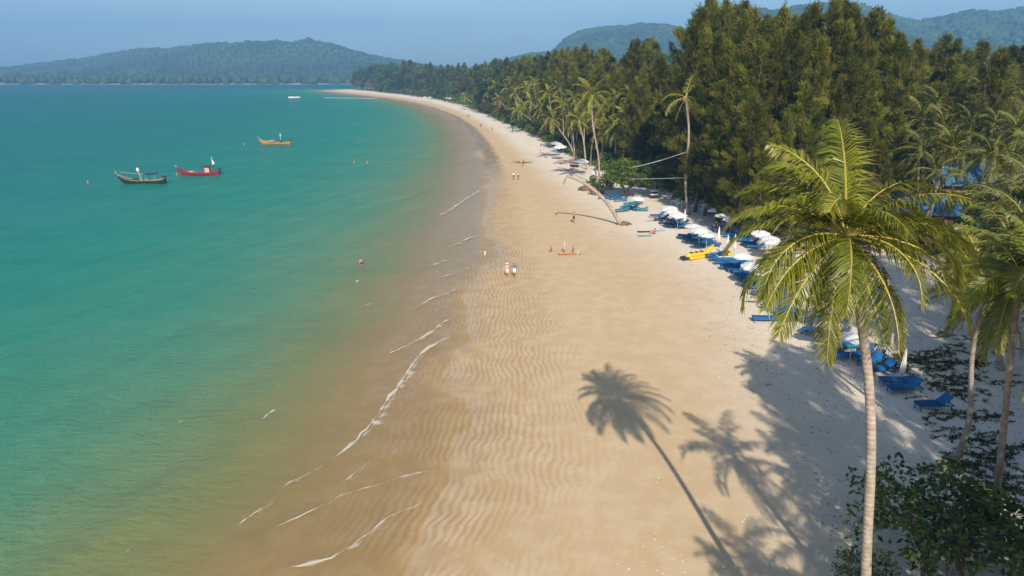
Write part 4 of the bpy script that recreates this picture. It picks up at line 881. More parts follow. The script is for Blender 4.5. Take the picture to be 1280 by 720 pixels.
for u, v in [(951, 291), (962, 298), (967, 303)]: parasol(u, v, 'one of three shaded parasols under the casuarina branches', 'three shaded parasols')
for u, v in [(904, 269), (914, 274), (894, 263), (886, 257)]: parasol(u, v, 'dim white parasol deep under the casuarinas', 'parasols deep under the trees')
parasol(728, 203, 'white parasol near the striped flag by the leaning palm', sc=1.3); parasol(798, 246, 'white parasol at the foot of the sea almond'); parasol(745, 215, 'greyish white parasol behind the slender palm', sc=1.1); parasol(804, 215, 'pale blue-white parasol behind the sea almond')
for u, v in [(531, 122.5), (537, 122.8), (559, 124), (563, 124.5), (700, 187), (695, 183)]: parasol(u, v, 'tiny far white parasol at the back of the beach', 'far parasols', sc=1.5)
closed(1125, 480, 'tall closed white parasol standing between blue loungers'); closed(1109, 458, 'closed white parasol near the small blue table'); closed(855, 284, 'closed white parasol beside the crowded three')
closed(897, 309, 'closed white parasol beside the shaded blue block'); closed(908, 320, 'closed white parasol behind the watercraft'); closed(917, 319, 'closed white parasol touching the sunlit open one'); closed(985, 377, 'closed white parasol behind palm leaflets'); closed(993, 380, 'closed white parasol against the open one over three loungers')
# small tables
def table(u, v, label, mt, sc=1.0, group=None):
    t = thing('small_table', label, 'table', G(u, v), rr.random(), group); t.scale = (sc,) * 3
    mb = MB(); mb.box((0, 0, 0.62), (0.8, 0.8, 0.05)); mb.box((0, 0, 0.57), (0.72, 0.72, 0.06)); obj('table_top', mb, t, mats=mt)
    for x in (-0.34, 0.34):
        for y in (-0.34, 0.34): mb = MB(); mb.box((x, y, 0.27), (0.06, 0.06, 0.56)); obj('leg', mb, t, mats=mt)
table(1105, 436, 'small blue wooden table behind the closed parasol', M_bframe, 0.9)
CH = {}
mb = MB(); mb.box((0, 0, 0.44), (0.46, 0.46, 0.05)); CH['seat'] = mb.mesh('seat', M_wp)
mb = MB()
for k in range(5): mb.box((0.23 + 0.03, -0.18 + 0.09 * k, 0.68), (0.03, 0.05, 0.42), rot=(0, 0.12, 0))
mb.box((0.29, 0, 0.9), (0.04, 0.46, 0.07), rot=(0, 0.12, 0)); CH['backrest'] = mb.mesh('backrest', M_wp)
mb = MB(); mb.box((0, 0, 0.21), (0.045, 0.045, 0.43)); CH['leg'] = mb.mesh('leg', M_wp)
mb = MB(); mb.box((0.02, 0, 0.66), (0.44, 0.05, 0.035)); mb.box((-0.19, 0, 0.55), (0.04, 0.04, 0.22)); CH['armrest'] = mb.mesh('armrest', M_wp)
def chair(u, v, az, label, group):
    t = thing('plastic_chair', label, 'chair', G(u, v), math.radians(az), group); t.scale = (1.15,) * 3
    obj('seat', CH['seat'], t); obj('backrest', CH['backrest'], t)
    for x in (-0.2, 0.2):
        for y in (-0.2, 0.2): obj('leg', CH['leg'], t, (x, y, 0))
    for y in (-0.22, 0.22): obj('armrest', CH['armrest'], t, (0, y, 0))
for u, v in [(833, 250), (843, 256), (852, 259), (869, 262), (876, 264), (838, 246), (862, 250), (874, 256), (882, 266)]:
    table(u, v, 'white plastic dining table in the tree shade', M_wp, 1.2, 'white dining tables')
    for k in range(3): chair(u + rr.choice([-4, 4, 3]) + rr.uniform(-1, 1), v + rr.uniform(-2.0, 2.2), rr.uniform(0, 360), 'white plastic armchair at a dining table in the tree shade', 'white plastic chairs')

# ------------------------------------------------------------------ things pulled up on the sand
M_yel = plain('yellow_vinyl', (0.72, 0.43, 0.02), 0.35, 0.08, 2.0); M_dk = plain('dark_blue_vinyl', (0.02, 0.03, 0.09), 0.4, 0.1, 3.0); M_or = plain('orange_cloth', (0.65, 0.22, 0.05), 0.9, 0.2, 4.0); M_red = plain('red_cloth', (0.55, 0.04, 0.04), 0.85, 0.15, 4.0)
t = thing('inflatable_boat', 'yellow banana-shaped inflatable with raised nose and dark seats on the sand', 'inflatable', G(874, 322), math.radians(28))
s = np.linspace(0, 1, 14); mb = MB(); mb.tube(np.column_stack([-2.2 + 4.4 * s, 0 * s, 0.42 + 1.1 * np.clip(s - 0.72, 0, 1) ** 1.2 * 4]), 0.34 * np.interp(s, [0, 0.06, 0.85, 1], [0.35, 1, 0.85, 0.25]), 12); obj('main_tube', mb, t, mats=M_yel, smooth=True)
for y in (-0.52, 0.52): mb = MB(); mb.tube(np.column_stack([-2.0 + 3.4 * s, 0 * s + y, 0.22 + 0.25 * np.clip(s - 0.8, 0, 1)]), 0.2 * np.interp(s, [0, 0.08, 0.9, 1], [0.3, 1, 1, 0.3]), 10); obj('side_float', mb, t, mats=M_yel, smooth=True)
for x in (-1.3, -0.5, 0.3): mb = MB(); mb.box((x, 0, 0.78), (0.4, 0.36, 0.07)); obj('seat', mb, t, mats=M_dk)
mb = MB(); mb.box((-2.35, 0, 0.28), (0.7, 0.9, 0.22)); obj('stern_bag', mb, t, mats=M_dk)
t = thing('watercraft', 'small blue, white and yellow watercraft pulled up beside the closed parasols', 'watercraft', G(907, 325), math.radians(8))
def hull(L, W, H, bow=0.5, n=14):
    mb = MB(); V = []
    for i in range(n):
        s_ = i / (n - 1); w = W / 2 * min(1.0, (1 - s_) ** bow * 1.35 + 0.02); z0 = 0.25 * H * max(0, s_ - 0.6) * 2
        x = -L / 2 + L * s_; V += [(x, -w, H), (x, -w * 0.95, H * 0.55), (x, -w * 0.4, z0), (x, w * 0.4, z0), (x, w * 0.95, H * 0.55), (x, w, H)]
    i = np.arange(n - 1)[:, None] * 6; j = np.arange(6)[None]; j2 = (j + 1) % 6
    mb.add(V, [np.stack([i + j, i + 6 + j, i + 6 + j2, i + j2], -1).reshape(-1, 4), np.array([[0, 1, 2, 3, 4, 5]]), np.array([[5, 4, 3, 2, 1, 0]]) + (n - 1) * 6]); return mb
obj('hull', hull(3.0, 1.2, 0.5), t, mats=M_teal, smooth=True); mb = MB(); mb.box((0, 0, 0.53), (2.2, 0.95, 0.06)); obj('deck', mb, t, mats=M_wp)
mb = MB(); mb.box((-0.45, 0, 0.72), (1.1, 0.42, 0.32)); mb.box((-0.45, 0, 0.90), (1.0, 0.34, 0.06)); obj('seat', mb, t, mats=M_dk)
mb = MB(); mb.box((0.55, 0, 0.72), (0.9, 0.6, 0.3), rot=(0, 0.2, 0)); obj('bow_cowl', mb, t, mats=M_yel)
mb = MB(); mb.tube([(0.3, 0, 0.8), (0.2, 0, 1.1)], 0.05, 6); mb.tube([(0.18, -0.4, 1.12), (0.2, 0, 1.1), (0.18, 0.4, 1.12)], 0.03, 6); obj('handlebar', mb, t, mats=M_dk)
def mat_(u, v, az, mt, label, L=1.9, W=0.75, name='beach_mat'):
    mb = MB(); n = 12; s_ = np.linspace(-L / 2, L / 2, n); zz = 0.02 * np.abs(np.sin(s_ * 7)); V = [];
    for x, z in zip(s_, zz):
        for y in (-W / 2, 0, W / 2): V.append((x, y, 0.03 + z))
    for x, z in zip(s_, zz):
        for y in (-W / 2, 0, W / 2): V.append((x, y, 0.0 + z * 0.8))
    i = np.arange(n - 1)[:, None] * 3; j = np.arange(2)[None]; top = np.stack([i + j, i + 3 + j, i + 4 + j, i + 1 + j], -1).reshape(-1, 4); mb.add(V, [top, top[:, ::-1] + 3 * n])
    tag(obj(name, mb, loc=G(u, v) + np.array([0, 0, 0.02]), rot=(0, 0, math.radians(az)), mats=mt), label, 'mat')
M_gr = plain('green_cloth', (0.10, 0.42, 0.33), 0.85, 0.15, 3.0); M_lb = plain('pale_blue', (0.30, 0.52, 0.62), 0.7, 0.1, 3.0)
mat_(805, 290, 0, M_dk, 'dark striped beach mat beside the sitting sunbather'); mat_(806, 295, 4, M_gr, 'mint green beach mat beside the sitting sunbather'); mat_(823, 288.5, 8, M_lb, 'pale blue beach mat behind the sitting sunbather')
mat_(712, 318, 0, M_or, 'orange towel spread on the open sand by the children', 3.0, 0.7); mat_(969, 383, 12, M_or, 'orange towel among the blue loungers', 2.2, 1.4)
t = thing('bucket', 'pale blue toy bucket on the open sand by the children', 'bucket', G(722, 318)); mb = MB(); mb.tube([(0, 0, 0), (0, 0, 0.36)], [0.14, 0.19], 12); obj('pail', mb, t, mats=M_lb); mb = MB(); a_ = np.linspace(0, math.pi, 9); mb.tube(np.column_stack([0.19 * np.cos(a_), 0 * a_, 0.36 + 0.17 * np.sin(a_)]), 0.012, 5); obj('handle', mb, t, mats=M_wp)
# flags
def flag(u, v, label, stripes, h=3.0, w=1.6, fh=1.1, lean=0.0, az=0.0):
    t = thing('flag', label, 'flag', G(u, v), az); mb = MB(); mb.tube([(0, 0, -0.2), (lean, 0, h)], 0.03, 6); obj('pole', mb, t, mats=M_pole)
    z = h - fh
    for k, (fr, mt) in enumerate(stripes):
        mb = MB(); n = 10; x = np.linspace(0.03, w, n); y = 0.12 * np.sin(x * 4); hh = fh * fr; sag = -0.12 * x
        V = np.concatenate([np.column_stack([x, y, z + sag]), np.column_stack([x, y, z + hh + sag])]); i = np.arange(n - 1); mb.add(V, [np.stack([i, i + 1, i + n + 1, i + n], -1)]); obj('stripe', mb, t, mats=mt); z += hh
flag(712, 218, 'red, white and blue striped flag hanging by the leaning palm', [(1 / 6, M_red), (1 / 6, M_wp), (1 / 3, M_dk), (1 / 6, M_wp), (1 / 6, M_red)], 2.8, 2.0, 1.6)
flag(812, 241, 'small yellow flag on a pole by the striped beach stand', [(1.0, M_yel)], 2.6, 0.6, 1.0)
t = thing('beach_stand', 'small dark and white striped stand on the sand by the yellow flag', 'stand', G(817, 248)); 
for z, mt in ((0.25, M_dk), (0.75, M_wp), (1.1, M_dk), (1.4, M_wp)): mb = MB(); mb.box((0, 0, z), (1.3, 0.8, 0.12)); obj('shelf', mb, t, mats=mt)
for x in (-0.6, 0.6):
    for y in (-0.35, 0.35): mb = MB(); mb.box((x, y, 0.75), (0.06, 0.06, 1.5)); obj('leg', mb, t, mats=M_wood)
t = thing('storage_rack', 'tall blue covered rack standing behind the sea almond', 'rack', G(801, 234)); 
for z, mt in ((0.5, M_blue), (1.5, M_teal), (2.4, M_lb)): mb = MB(); mb.box((0, 0, z), (1.2, 0.8, 0.8)); mb.box((0, 0, z + 0.42), (1.3, 0.9, 0.06)); obj('bundle', mb, t, mats=mt)
# ropes between palms
pa = PY(746, 214, G(747, 236)[1]); pb = PY(861, 189, G(861, 268)[1]); s = np.linspace(0, 1, 20)
path = pa + (pb - pa) * s[:, None]; path[:, 2] -= 0.7 * np.sin(s * math.pi); mb = MB(); mb.tube(path, 0.07, 6); tag(obj('rope', mb, mats=M_wp), 'thick pale rope slung from the slender palm up to the bare palm', 'rope')
pa = PY(731, 222, G(733, 238)[1]); pb = PY(860, 222, G(861, 268)[1]); path = pa + (pb - pa) * s[:, None]; path[:, 2] -= 0.25 * np.sin(s * math.pi); mb = MB(); mb.tube(path, 0.03, 5); tag(obj('rope', mb, mats=M_wp), 'thin level line strung between two palm trunks', 'rope')
# driftwood
for u, v, lab, sd in [(651, 204, 'forked driftwood branch lying on the open sand', 1), (706, 214, 'dark tangle of driftwood at the foot of the leaning palm', 2), (700, 205, 'long grey driftwood limb on the sand by the bend', 3)]:
    mb = MB(); r = np.random.default_rng(sd)
    for k in range(6):
        a = r.normal() * 0.7 + (math.pi * (k % 2)); ln = r.uniform(1.2, 3.8); mb.tube([(0, 0, 0.08), (math.cos(a) * ln * 0.5, math.sin(a) * ln * 0.5, 0.3 + 0.2 * r.random()), (math.cos(a + 0.3) * ln, math.sin(a + 0.3) * ln, 0.1)], [0.11, 0.08, 0.03], 5)
    tag(obj('driftwood', mb, loc=G(u, v), mats=M_bark), lab, 'driftwood')

# ------------------------------------------------------------------ people
def pose_joints(pose):
    J = {'pelvis': (0, 0, .95), 'waist': (0, 0, 1.10), 'chest': (0, .01, 1.32), 'neck': (0, 0, 1.50), 'head': (0, .02, 1.63), 'crown': (0, .01, 1.72)}
    for s, q in (('L', -1), ('R', 1)):
        J.update({'shoulder' + s: (.18 * q, 0, 1.43), 'elbow' + s: (.25 * q, -.02, 1.15), 'wrist' + s: (.26 * q, .06, .91), 'hand' + s: (.26 * q, .09, .84),
                  'hip' + s: (.09 * q, 0, .91), 'knee' + s: (.10 * q, .02, .50), 'ankle' + s: (.10 * q, -.02, .08), 'toe' + s: (.11 * q, .14, .03)})
    if pose == 'walk':
        J.update({'kneeL': (-.10, .16, .52), 'ankleL': (-.10, .24, .09), 'toeL': (-.10, .40, .05), 'kneeR': (.10, -.03, .50), 'ankleR': (.10, -.30, .14), 'toeR': (.10, -.16, .03),
                  'elbowL': (-.24, -.12, 1.17), 'wristL': (-.24, -.14, .93), 'handL': (-.24, -.12, .86), 'elbowR': (.24, .06, 1.16), 'wristR': (.23, .24, 1.0), 'handR': (.22, .29, .95)})
    if pose in ('crouch', 'sit'):
        d = 0.95 - (0.16 if pose == 'sit' else 0.34)
        for k in list(J):
            if k[:3] in ('pel', 'wai', 'che', 'nec', 'hea', 'cro', 'sho', 'elb', 'wri', 'han', 'hip'): J[k] = (J[k][0], J[k][1], J[k][2] - d)
        f = 0.26 if pose == 'crouch' else 0.08
        for k in ('waist', 'chest', 'neck', 'head', 'crown', 'shoulderL', 'shoulderR'): x, y, z = J[k]; h = z - (0.95 - d); J[k] = (x, y + f * h * (1 if pose == 'crouch' else -1), z - 0.1 * h * (pose == 'crouch'))
        for s, q in (('L', -1), ('R', 1)):
            if pose == 'crouch': J.update({'knee' + s: (.17 * q, .34, .46), 'ankle' + s: (.13 * q, .06, .08), 'toe' + s: (.14 * q, .24, .03), 'elbow' + s: (.24 * q, .3, .58), 'wrist' + s: (.16 * q, .48, .42), 'hand' + s: (.14 * q, .53, .36)})
            else: J.update({'knee' + s: (.12 * q, .42, .34), 'ankle' + s: (.11 * q, .76, .07), 'toe' + s: (.12 * q, .86, .16), 'elbow' + s: (.26 * q, -.10, .40), 'wrist' + s: (.26 * q, -.22, .14), 'hand' + s: (.27 * q, -.26, .06)})
    return J
RAD = {'pelvis': .145, 'waist': .122, 'chest': .142, 'neck': .055, 'head': .096, 'crown': .07, 'shoulder': .068, 'elbow': .043, 'wrist': .030, 'hand': .034, 'hip': .09, 'knee': .060, 'ankle': .040, 'toe': .034}
BONES = [('pelvis', 'waist', 'b'), ('waist', 'chest', 't'), ('chest', 'neck', 't'), ('neck', 'head', 's'), ('head', 'crown', 's')]
for s_ in 'LR': BONES += [('chest', 'shoulder' + s_, 't'), ('shoulder' + s_, 'elbow' + s_, 'v'), ('elbow' + s_, 'wrist' + s_, 's'), ('wrist' + s_, 'hand' + s_, 's'), ('pelvis', 'hip' + s_, 'b'), ('hip' + s_, 'knee' + s_, 'p'), ('knee' + s_, 'ankle' + s_, 's'), ('ankle' + s_, 'toe' + s_, 's')]
POSE = {}
def body(pose):
    if pose in POSE: return POSE[pose]
    J = pose_joints(pose); names = list(J); me = bpy.data.meshes.new('skeleton')
    me.from_pydata([J[k] for k in names], [(names.index(a), names.index(b)) for a, b, _ in BONES], [])
    o = bpy.data.objects.new('skeleton', me); COL.objects.link(o)
    m = o.modifiers.new('skin', 'SKIN'); m.use_smooth_shade = True
    for i, k in enumerate(names):
        sv = me.skin_vertices[0].data[i]; r = RAD[k.rstrip('LR')]; sv.radius = (r, r * (0.8 if k in ('chest', 'waist', 'pelvis') else 1)); sv.use_root = k == 'pelvis'
    o.modifiers.new('sub', 'SUBSURF').levels = 1
    dg = bpy.context.evaluated_depsgraph_get(); dg.update(); ev = o.evaluated_get(dg); m2 = ev.to_mesh()
    V = np.array([v.co[:] for v in m2.vertices]); F = [tuple(p.vertices) for p in m2.polygons]; ev.to_mesh_clear()
    bpy.data.objects.remove(o); bpy.data.meshes.remove(me)
    C = np.array([V[list(f)].mean(0) for f in F]); best = np.full(len(F), 1e9); lab = np.array(['s'] * len(F))
    for a, b, z in BONES:
        A, B = np.array(J[a]), np.array(J[b]); ab = B - A; t = np.clip(((C - A) @ ab) / (ab @ ab), 0, 1); d = np.linalg.norm(C - (A + t[:, None] * ab), axis=1)
        zz = np.where((z == 'v') & (t > 0.7), 's', np.where((z == 'p') & (t > 0.75), 's', z)); k = d < best; best[k] = d[k]; lab[k] = zz[k]
    POSE[pose] = J, V, F, lab; return POSE[pose]
SKIN = plain('skin', (0.42, 0.22, 0.13), 0.6, 0.08, 6.0, objvar=0.2); M_hair = plain('dark_hair', (0.03, 0.02, 0.015), 0.7, 0.2, 9.0); M_pink = plain('pink_cloth', (0.72, 0.36, 0.38), 0.85, 0.1, 5.0)
M_tshirt = plain('teal_shirt', (0.02, 0.19, 0.30), 0.85, 0.1, 5.0); M_gblack = plain('black_cloth', (0.02, 0.02, 0.025), 0.85, 0.1, 5.0)
def person(u, v, label, top, bottom, pose='stand', rz=0.0, H=1.72, hat=None, group=None, lie=False, at=None, hair=None):
    J, V, F, lab = body(pose); k = H / 1.74
    t = thing('person', label, 'person', G(u, v) if at is None else at, rz, group); t.scale = (k,) * 3
    idx = {'s': 0, 't': 1 if top else 0, 'v': 1 if top else 0, 'b': 2 if bottom else 0, 'p': 2 if bottom else 0}
    if bottom == 'brief': idx['p'] = 0
    mb = MB(); by = {}
    for f, l in zip(F, lab): by.setdefault((len(f), idx[l]), []).append(f)
    mb.add(V, [], 0)
    for (n_, mi), fs in by.items(): mb.F.append(np.array(fs)); mb.M.append(np.full(len(fs), mi))
    for s_, q in (('L', -1), ('R', 1)):       # five fingers, thumb from the side of the palm
        h = np.array(J['hand' + s_]); w = np.array(J['wrist' + s_]); d = (h - w) / np.linalg.norm(h - w); sd = np.cross(d, (q, 0, 0)); sd /= np.linalg.norm(sd) + 1e-9
        for i, ln in enumerate((.075, .085, .08, .062)): p0 = h + sd * (.024 - .016 * i) + d * .015; mb.tube([p0, p0 + d * ln * .55, p0 + d * ln + np.array([-q * .015, 0, 0])], [.009, .0085, .006], 5)
        p0 = w * .4 + h * .6 + sd * .025; mb.tube([p0, p0 + sd * .035 + d * .03, p0 + sd * .04 + d * .065], [.011, .010, .007], 5)
    hd = np.array(J['head']); mb.tube([hd + (0, .085, -.02), hd + (0, .115, -.035)], [.014, .018], 5)
    for q in (-1, 1): mb.box(hd + np.array((q * .092, 0, -.01)), (.02, .035, .055)); mb.box(hd + np.array((q * .034, .087, .015)), (.024, .012, .012), m=3)
    mb.box(hd + np.array((0, .088, -.065)), (.045, .012, .01), m=2 if False else 0)
    b = obj('body', mb, t, mats=[SKIN, top or SKIN, (M_dk if bottom in (None, 'brief') else bottom), M_hair], smooth=True)
    v_, f_ = ico(); mb = MB(); hv = v_ * np.array([.108, .118, .105]); hv[:, 2] = np.maximum(hv[:, 2], -.03); mb.add(hv + hd + np.array((0, -.02, .045)), [f_])
    if hat is not None: mb.tube([hd + (0, 0, .07), hd + (0, 0, .085)], [.19, .18], 12); mb.tube([hd + (0, 0, .085), hd + (0, 0, .17)], [.115, .09], 12)
    obj('hat' if hat is not None else 'hair', mb, t, mats=hat or hair or M_hair, smooth=True)
    if lie: t.rotation_euler = Euler((-math.pi / 2, 0, 0)).to_matrix().to_euler(); t.rotation_euler = (Matrix.Rotation(rz, 3, 'Z') @ Matrix.Rotation(math.radians(-84), 3, 'X')).to_euler()
    return t
g = G(452, 338); person(452, 338, 'woman in dark bikini wading in the shallow green water', None, 'brief', 'walk', 0.4, 1.62, at=(g[0], g[1], min(g[2], -0.1) + 0.0))
person(634, 347, 'walker in pink shirt and white cap holding a bag beside the teal-shirted one', M_pink, M_wp, 'walk', 3.2, 1.68, hat=M_wp)
person(643, 347.5, 'walker in teal shirt and white shorts beside the pink-shirted one', M_tshirt, M_wp, 'walk', 3.1, 1.84, hair=plain('grey_hair', (0.3, 0.27, 0.24), 0.7))
person(606.5, 323, 'small figure in white standing at the wet edge of the sand', M_wp, M_wp, 'stand', 1.0, 1.1)
person(690, 315, 'child in red crouching on the open sand', M_red, M_red, 'crouch', 1.6, 1.2); person(705.5, 316, 'person in pink with pale hat beside the orange towel', M_pink, M_pink, 'stand', 0.6, 1.35, hat=M_wp); person(716.5, 317, 'small bare child standing on the orange towel', None, M_dk, 'stand', 2.0, 1.05)
person(717, 279, 'bare-chested walker in black shorts on the open sand by the leaning trunk', None, M_gblack, 'walk', 3.3, 1.75)
person(654, 208, 'stroller in red top by the driftwood branch', M_red, M_dk, 'walk', 3.0, 1.7); 
for u, v, a_, b_ in [(642, 225, M_wp, M_dk), (648, 225, M_pink, M_dk)]: person(u, v, 'one of two strollers side by side past the driftwood', a_, b_, 'walk', 3.1, 1.7, group='two strollers by the driftwood')
for u, v in [(584, 147), (586.5, 147)]: person(u, v, 'one of two tiny strollers far up the beach', M_gblack, M_dk, 'walk', 0.2, 1.75, group='two far strollers')
person(601, 160, 'lone far stroller in dark clothes near the water', M_gblack, M_gblack, 'walk', 0.3, 1.75); person(615.5, 163.5, 'far stroller in brown shirt in mid beach', M_or, M_dk, 'walk', 2.8, 1.75); person(640.5, 166, 'far stroller near the shade at the bush line', M_gblack, M_dk, 'stand', 2.8, 1.75); person(675.5, 189, 'person standing by the far loungers', M_red, M_wp, 'stand', 1.0, 1.7)
person(818, 293, 'sunbather in red sitting among the beach mats', M_red, M_red, 'sit', 1.2, 1.65); person(894, 291, 'person in dark clothes standing among the shaded loungers', M_gblack, M_gblack, 'stand', 2.5, 1.7)
person(842, 250, 'person in white shirt standing by the dining tables', M_wp, M_gblack, 'stand', 2.0, 1.7); person(886, 268, 'person in red sitting under the casuarinas', M_red, M_dk, 'sit', 3.0, 1.7)
for u, v, c, lab in [(831, 277.5, M_red, 'sunbather on red towel lying on a lounger by the bare palm'), (849, 283, M_pink, 'sunbather on pink towel lying under the parasols by the bare palm'), (969, 381, M_or, 'sunbather lying on a lounger by the orange towel')]:
    p = G(u, v); person(u, v, lab, None, c, 'stand', math.radians(95), 1.65, lie=True, at=p + np.array([-0.9, 0, 0.66]))
person(1001, 384, 'person sitting up in shade of the parasol over three loungers', M_gblack, M_dk, 'sit', 1.6, 1.7)

# ------------------------------------------------------------------ boats
M_hullw = plain('bare_hull', (0.36, 0.28, 0.19), 0.6, 0.3, 2.0); M_hulld = plain('black_hull', (0.025, 0.022, 0.02), 0.5, 0.2, 2.0); M_hullr = plain('red_hull', (0.22, 0.022, 0.045), 0.5, 0.15, 2.0); M_hully = plain('amber_hull', (0.46, 0.22, 0.035), 0.5, 0.15, 2.0)
M_net = plain('net_heap', (0.36, 0.26, 0.13), 0.95, 0.4, 5.0); M_tarp = plain('dark_tarp', (0.03, 0.035, 0.05), 0.8, 0.2, 3.0); M_engine = plain('engine', (0.06, 0.06, 0.065), 0.5, 0.3, 5.0, metal=0.5)
def longtail(pos, L, rz, label, body_m, low_m, rail_m, style):
    t = thing('longtail_boat', label, 'boat', pos, rz); n = 24; s = np.linspace(0, 1, n)     # bow at s=1 (+x)
    w = 0.95 * np.interp(s, [0, 0.08, 0.3, 0.6, 0.85, 0.97, 1.0], [0.45, 0.7, 0.95, 1.0, 0.62, 0.18, 0.04]); x = -L / 2 + L * s
    sheer = 0.62 + 1.25 * np.clip((s - 0.55) / 0.45, 0, 1) ** 2.2 + 0.35 * np.clip((0.2 - s) / 0.2, 0, 1) ** 1.5; keel = -0.35 + 1.75 * np.clip((s - 0.8) / 0.2, 0, 1) ** 2
    mid = keel + (sheer - keel) * 0.55
    def skin(lo, hi, wl, wh, mt, nm):
        mb = MB(); V = np.concatenate([np.column_stack([x, -w * wl, lo]), np.column_stack([x, -w * wh, hi]), np.column_stack([x, w * wl, lo]), np.column_stack([x, w * wh, hi])])
        i = np.arange(n - 1); mb.add(V, [np.stack([i, i + 1, i + n + 1, i + n], -1), np.stack([2 * n + i, 3 * n + i, 3 * n + i + 1, 2 * n + i + 1], -1), np.array([[0, n, 3 * n, 2 * n]])]); return obj(nm, mb, t, mats=mt, smooth=True)
    skin(keel, mid, 0.25, 0.86, low_m, 'lower_hull'); skin(mid, sheer, 0.86, 1.0, body_m, 'upper_hull')
    for q in (-1, 1): mb = MB(); mb.tube(np.column_stack([x, q * w, sheer + 0.03]), 0.06, 6); obj('gunwale', mb, t, mats=rail_m, smooth=True)
    i = np.arange(n - 1); mb = MB(); V = np.concatenate([np.column_stack([x, -w * 0.93, np.minimum(mid + 0.12, sheer - 0.1)]), np.column_stack([x, w * 0.93, np.minimum(mid + 0.12, sheer - 0.1)])]); mb.add(V, [np.stack([i, i + 1, i + n + 1, i + n], -1)]); obj('deck', mb, t, mats=M_hullw)
    for q in (0.25, 0.4, 0.55, 0.7): mb = MB(); j = int(q * n); mb.box((x[j], 0, sheer[j] - 0.06), (0.22, 2 * w[j] * 0.96, 0.05)); obj('thwart', mb, t, mats=M_hullw)
    mb = MB(); mb.tube([(L / 2 - 0.15, 0, sheer[-1] - 0.3), (L / 2 + 0.2, 0, sheer[-1] + 0.35), (L / 2 + 0.32, 0, sheer[-1] + 0.75)], [0.1, 0.09, 0.07], 8); st = obj('prow_post', mb, t, mats=rail_m, smooth=True)
    mb = MB(); mb.tube([(L / 2 + 0.1, 0, sheer[-1] + 0.12), (L / 2 + 0.17, 0, sheer[-1] + 0.3)], [0.14, 0.13], 8); obj('ribbon', mb, st, mats=M_red if style != 'red' else M_pink)
    en = MB(); en.box((-L / 2 + 0.25, 0, 1.35), (0.75, 0.45, 0.42)); en.tube([(-L / 2 + 0.4, 0, 0.95), (-L / 2 + 0.3, 0, 1.3)], 0.07, 6); eng = obj('engine', en, t, mats=M_engine)
    mb = MB(); mb.tube([(-L / 2 - 0.1, 0, 1.35), (-L / 2 - 1.0, 0, 1.75)], 0.05, 6); obj('propeller_shaft', mb, eng, mats=M_engine)
    mb = MB(); mb.tube([(-L / 2 + 0.5, 0, 1.45), (-L / 2 + 1.5, 0, 1.35)], 0.03, 5); obj('tiller', mb, eng, mats=M_engine)
    if style == 'black':
        mb = MB(); mb.tube([(0.0, 0, 0.5), (0.25, 0, 1.8), (0.55, 0, 2.9)], 0.12, 8); obj('mast', mb, t, mats=M_hullw); mb = MB(); v_, f_ = ico(); mb.add(v_ * np.array([0.32, 0.2, 0.5]) + np.array((0.55, 0, 2.85)), [f_]); obj('furled_flag', mb, t, mats=M_wp)
        mb = MB(); mb.tube([(-0.4, 0, 1.9), (1.8, 0.1, 2.1), (4.2, 0.2, 2.45)], 0.05, 6); obj('boom', mb, t, mats=M_net)
        mb = MB(); V = [(-3.3, -0.9, 2.0), (-0.9, -0.8, 1.85), (-0.9, 0.8, 1.85), (-3.3, 0.9, 2.0), (-3.3, 0, 2.25), (-0.9, 0, 2.05)]; V = V + [(a, b, c - 0.05) for a, b, c in V]; mb.add(V, [(0, 1, 5, 4), (4, 5, 2, 3), (6, 10, 11, 7), (10, 9, 8, 11), (0, 4, 10, 6), (4, 3, 9, 10), (1, 7, 11, 5), (5, 11, 8, 2)]); obj('canopy', mb, t, mats=M_tarp)
        for px in (-3.0, -1.2):
            for py in (-0.7, 0.7): mb = MB(); mb.tube([(px, py, 0.55), (px, py, 1.98)], 0.035, 5); obj('canopy_post', mb, t, mats=M_hullw)
        mb = MB(); v_, f_ = ico(); mb.add(v_ * np.array([0.9, 0.6, 0.35]) + np.array((1.3, 0, 0.75)), [f_]); obj('net_heap', mb, t, mats=M_tarp)
    elif style == 'red':
        mb = MB(); mb.box((-2.0, 0, 1.15), (1.0, 1.2, 1.1)); cab = obj('cabin', mb, t, mats=plain('salmon_paint', (0.62, 0.30, 0.22), 0.6)); mb = MB(); mb.box((-1.48, 0, 1.35), (0.03, 0.8, 0.4)); obj('window', mb, cab, mats=M_tarp)
        mb = MB(); mb.box((-2.1, 0, 1.98), (2.6, 1.7, 0.09)); mb.box((-2.1, 0, 2.05), (2.3, 1.4, 0.06)); obj('roof', mb, t, mats=M_tarp)
        for px in (-3.2, -1.0):
            for py in (-0.7, 0.7): mb = MB(); mb.tube([(px, py, 0.6), (px, py, 1.95)], 0.035, 5); obj('roof_post', mb, t, mats=M_hullr)
        mb = MB(); mb.tube([(-3.2, 0, 1.9), (-3.2, 0, 4.1)], 0.04, 6); obj('mast', mb, t, mats=M_wp); mb = MB(); s2 = np.linspace(0, 0.5, 5); V = np.concatenate([np.column_stack([-3.2 - s2, 0.1 * np.sin(s2 * 9), 2.5 + 0 * s2]), np.column_stack([-3.2 - s2 * 0.7, 0.1 * np.sin(s2 * 9), 3.6 - s2])]); i = np.arange(4); mb.add(V, [np.stack([i, i + 1, i + 6, i + 5], -1)]); obj('flag', mb, t, mats=M_wp)
        mb = MB(); v_, f_ = ico(); mb.add(v_ * np.array([0.8, 0.6, 0.35]) + np.array((1.6, 0, 0.75)), [f_]); obj('net_heap', mb, t, mats=M_net)
    else:
        mb = MB(); v_, f_ = ico(); r = np.random.default_rng(8)
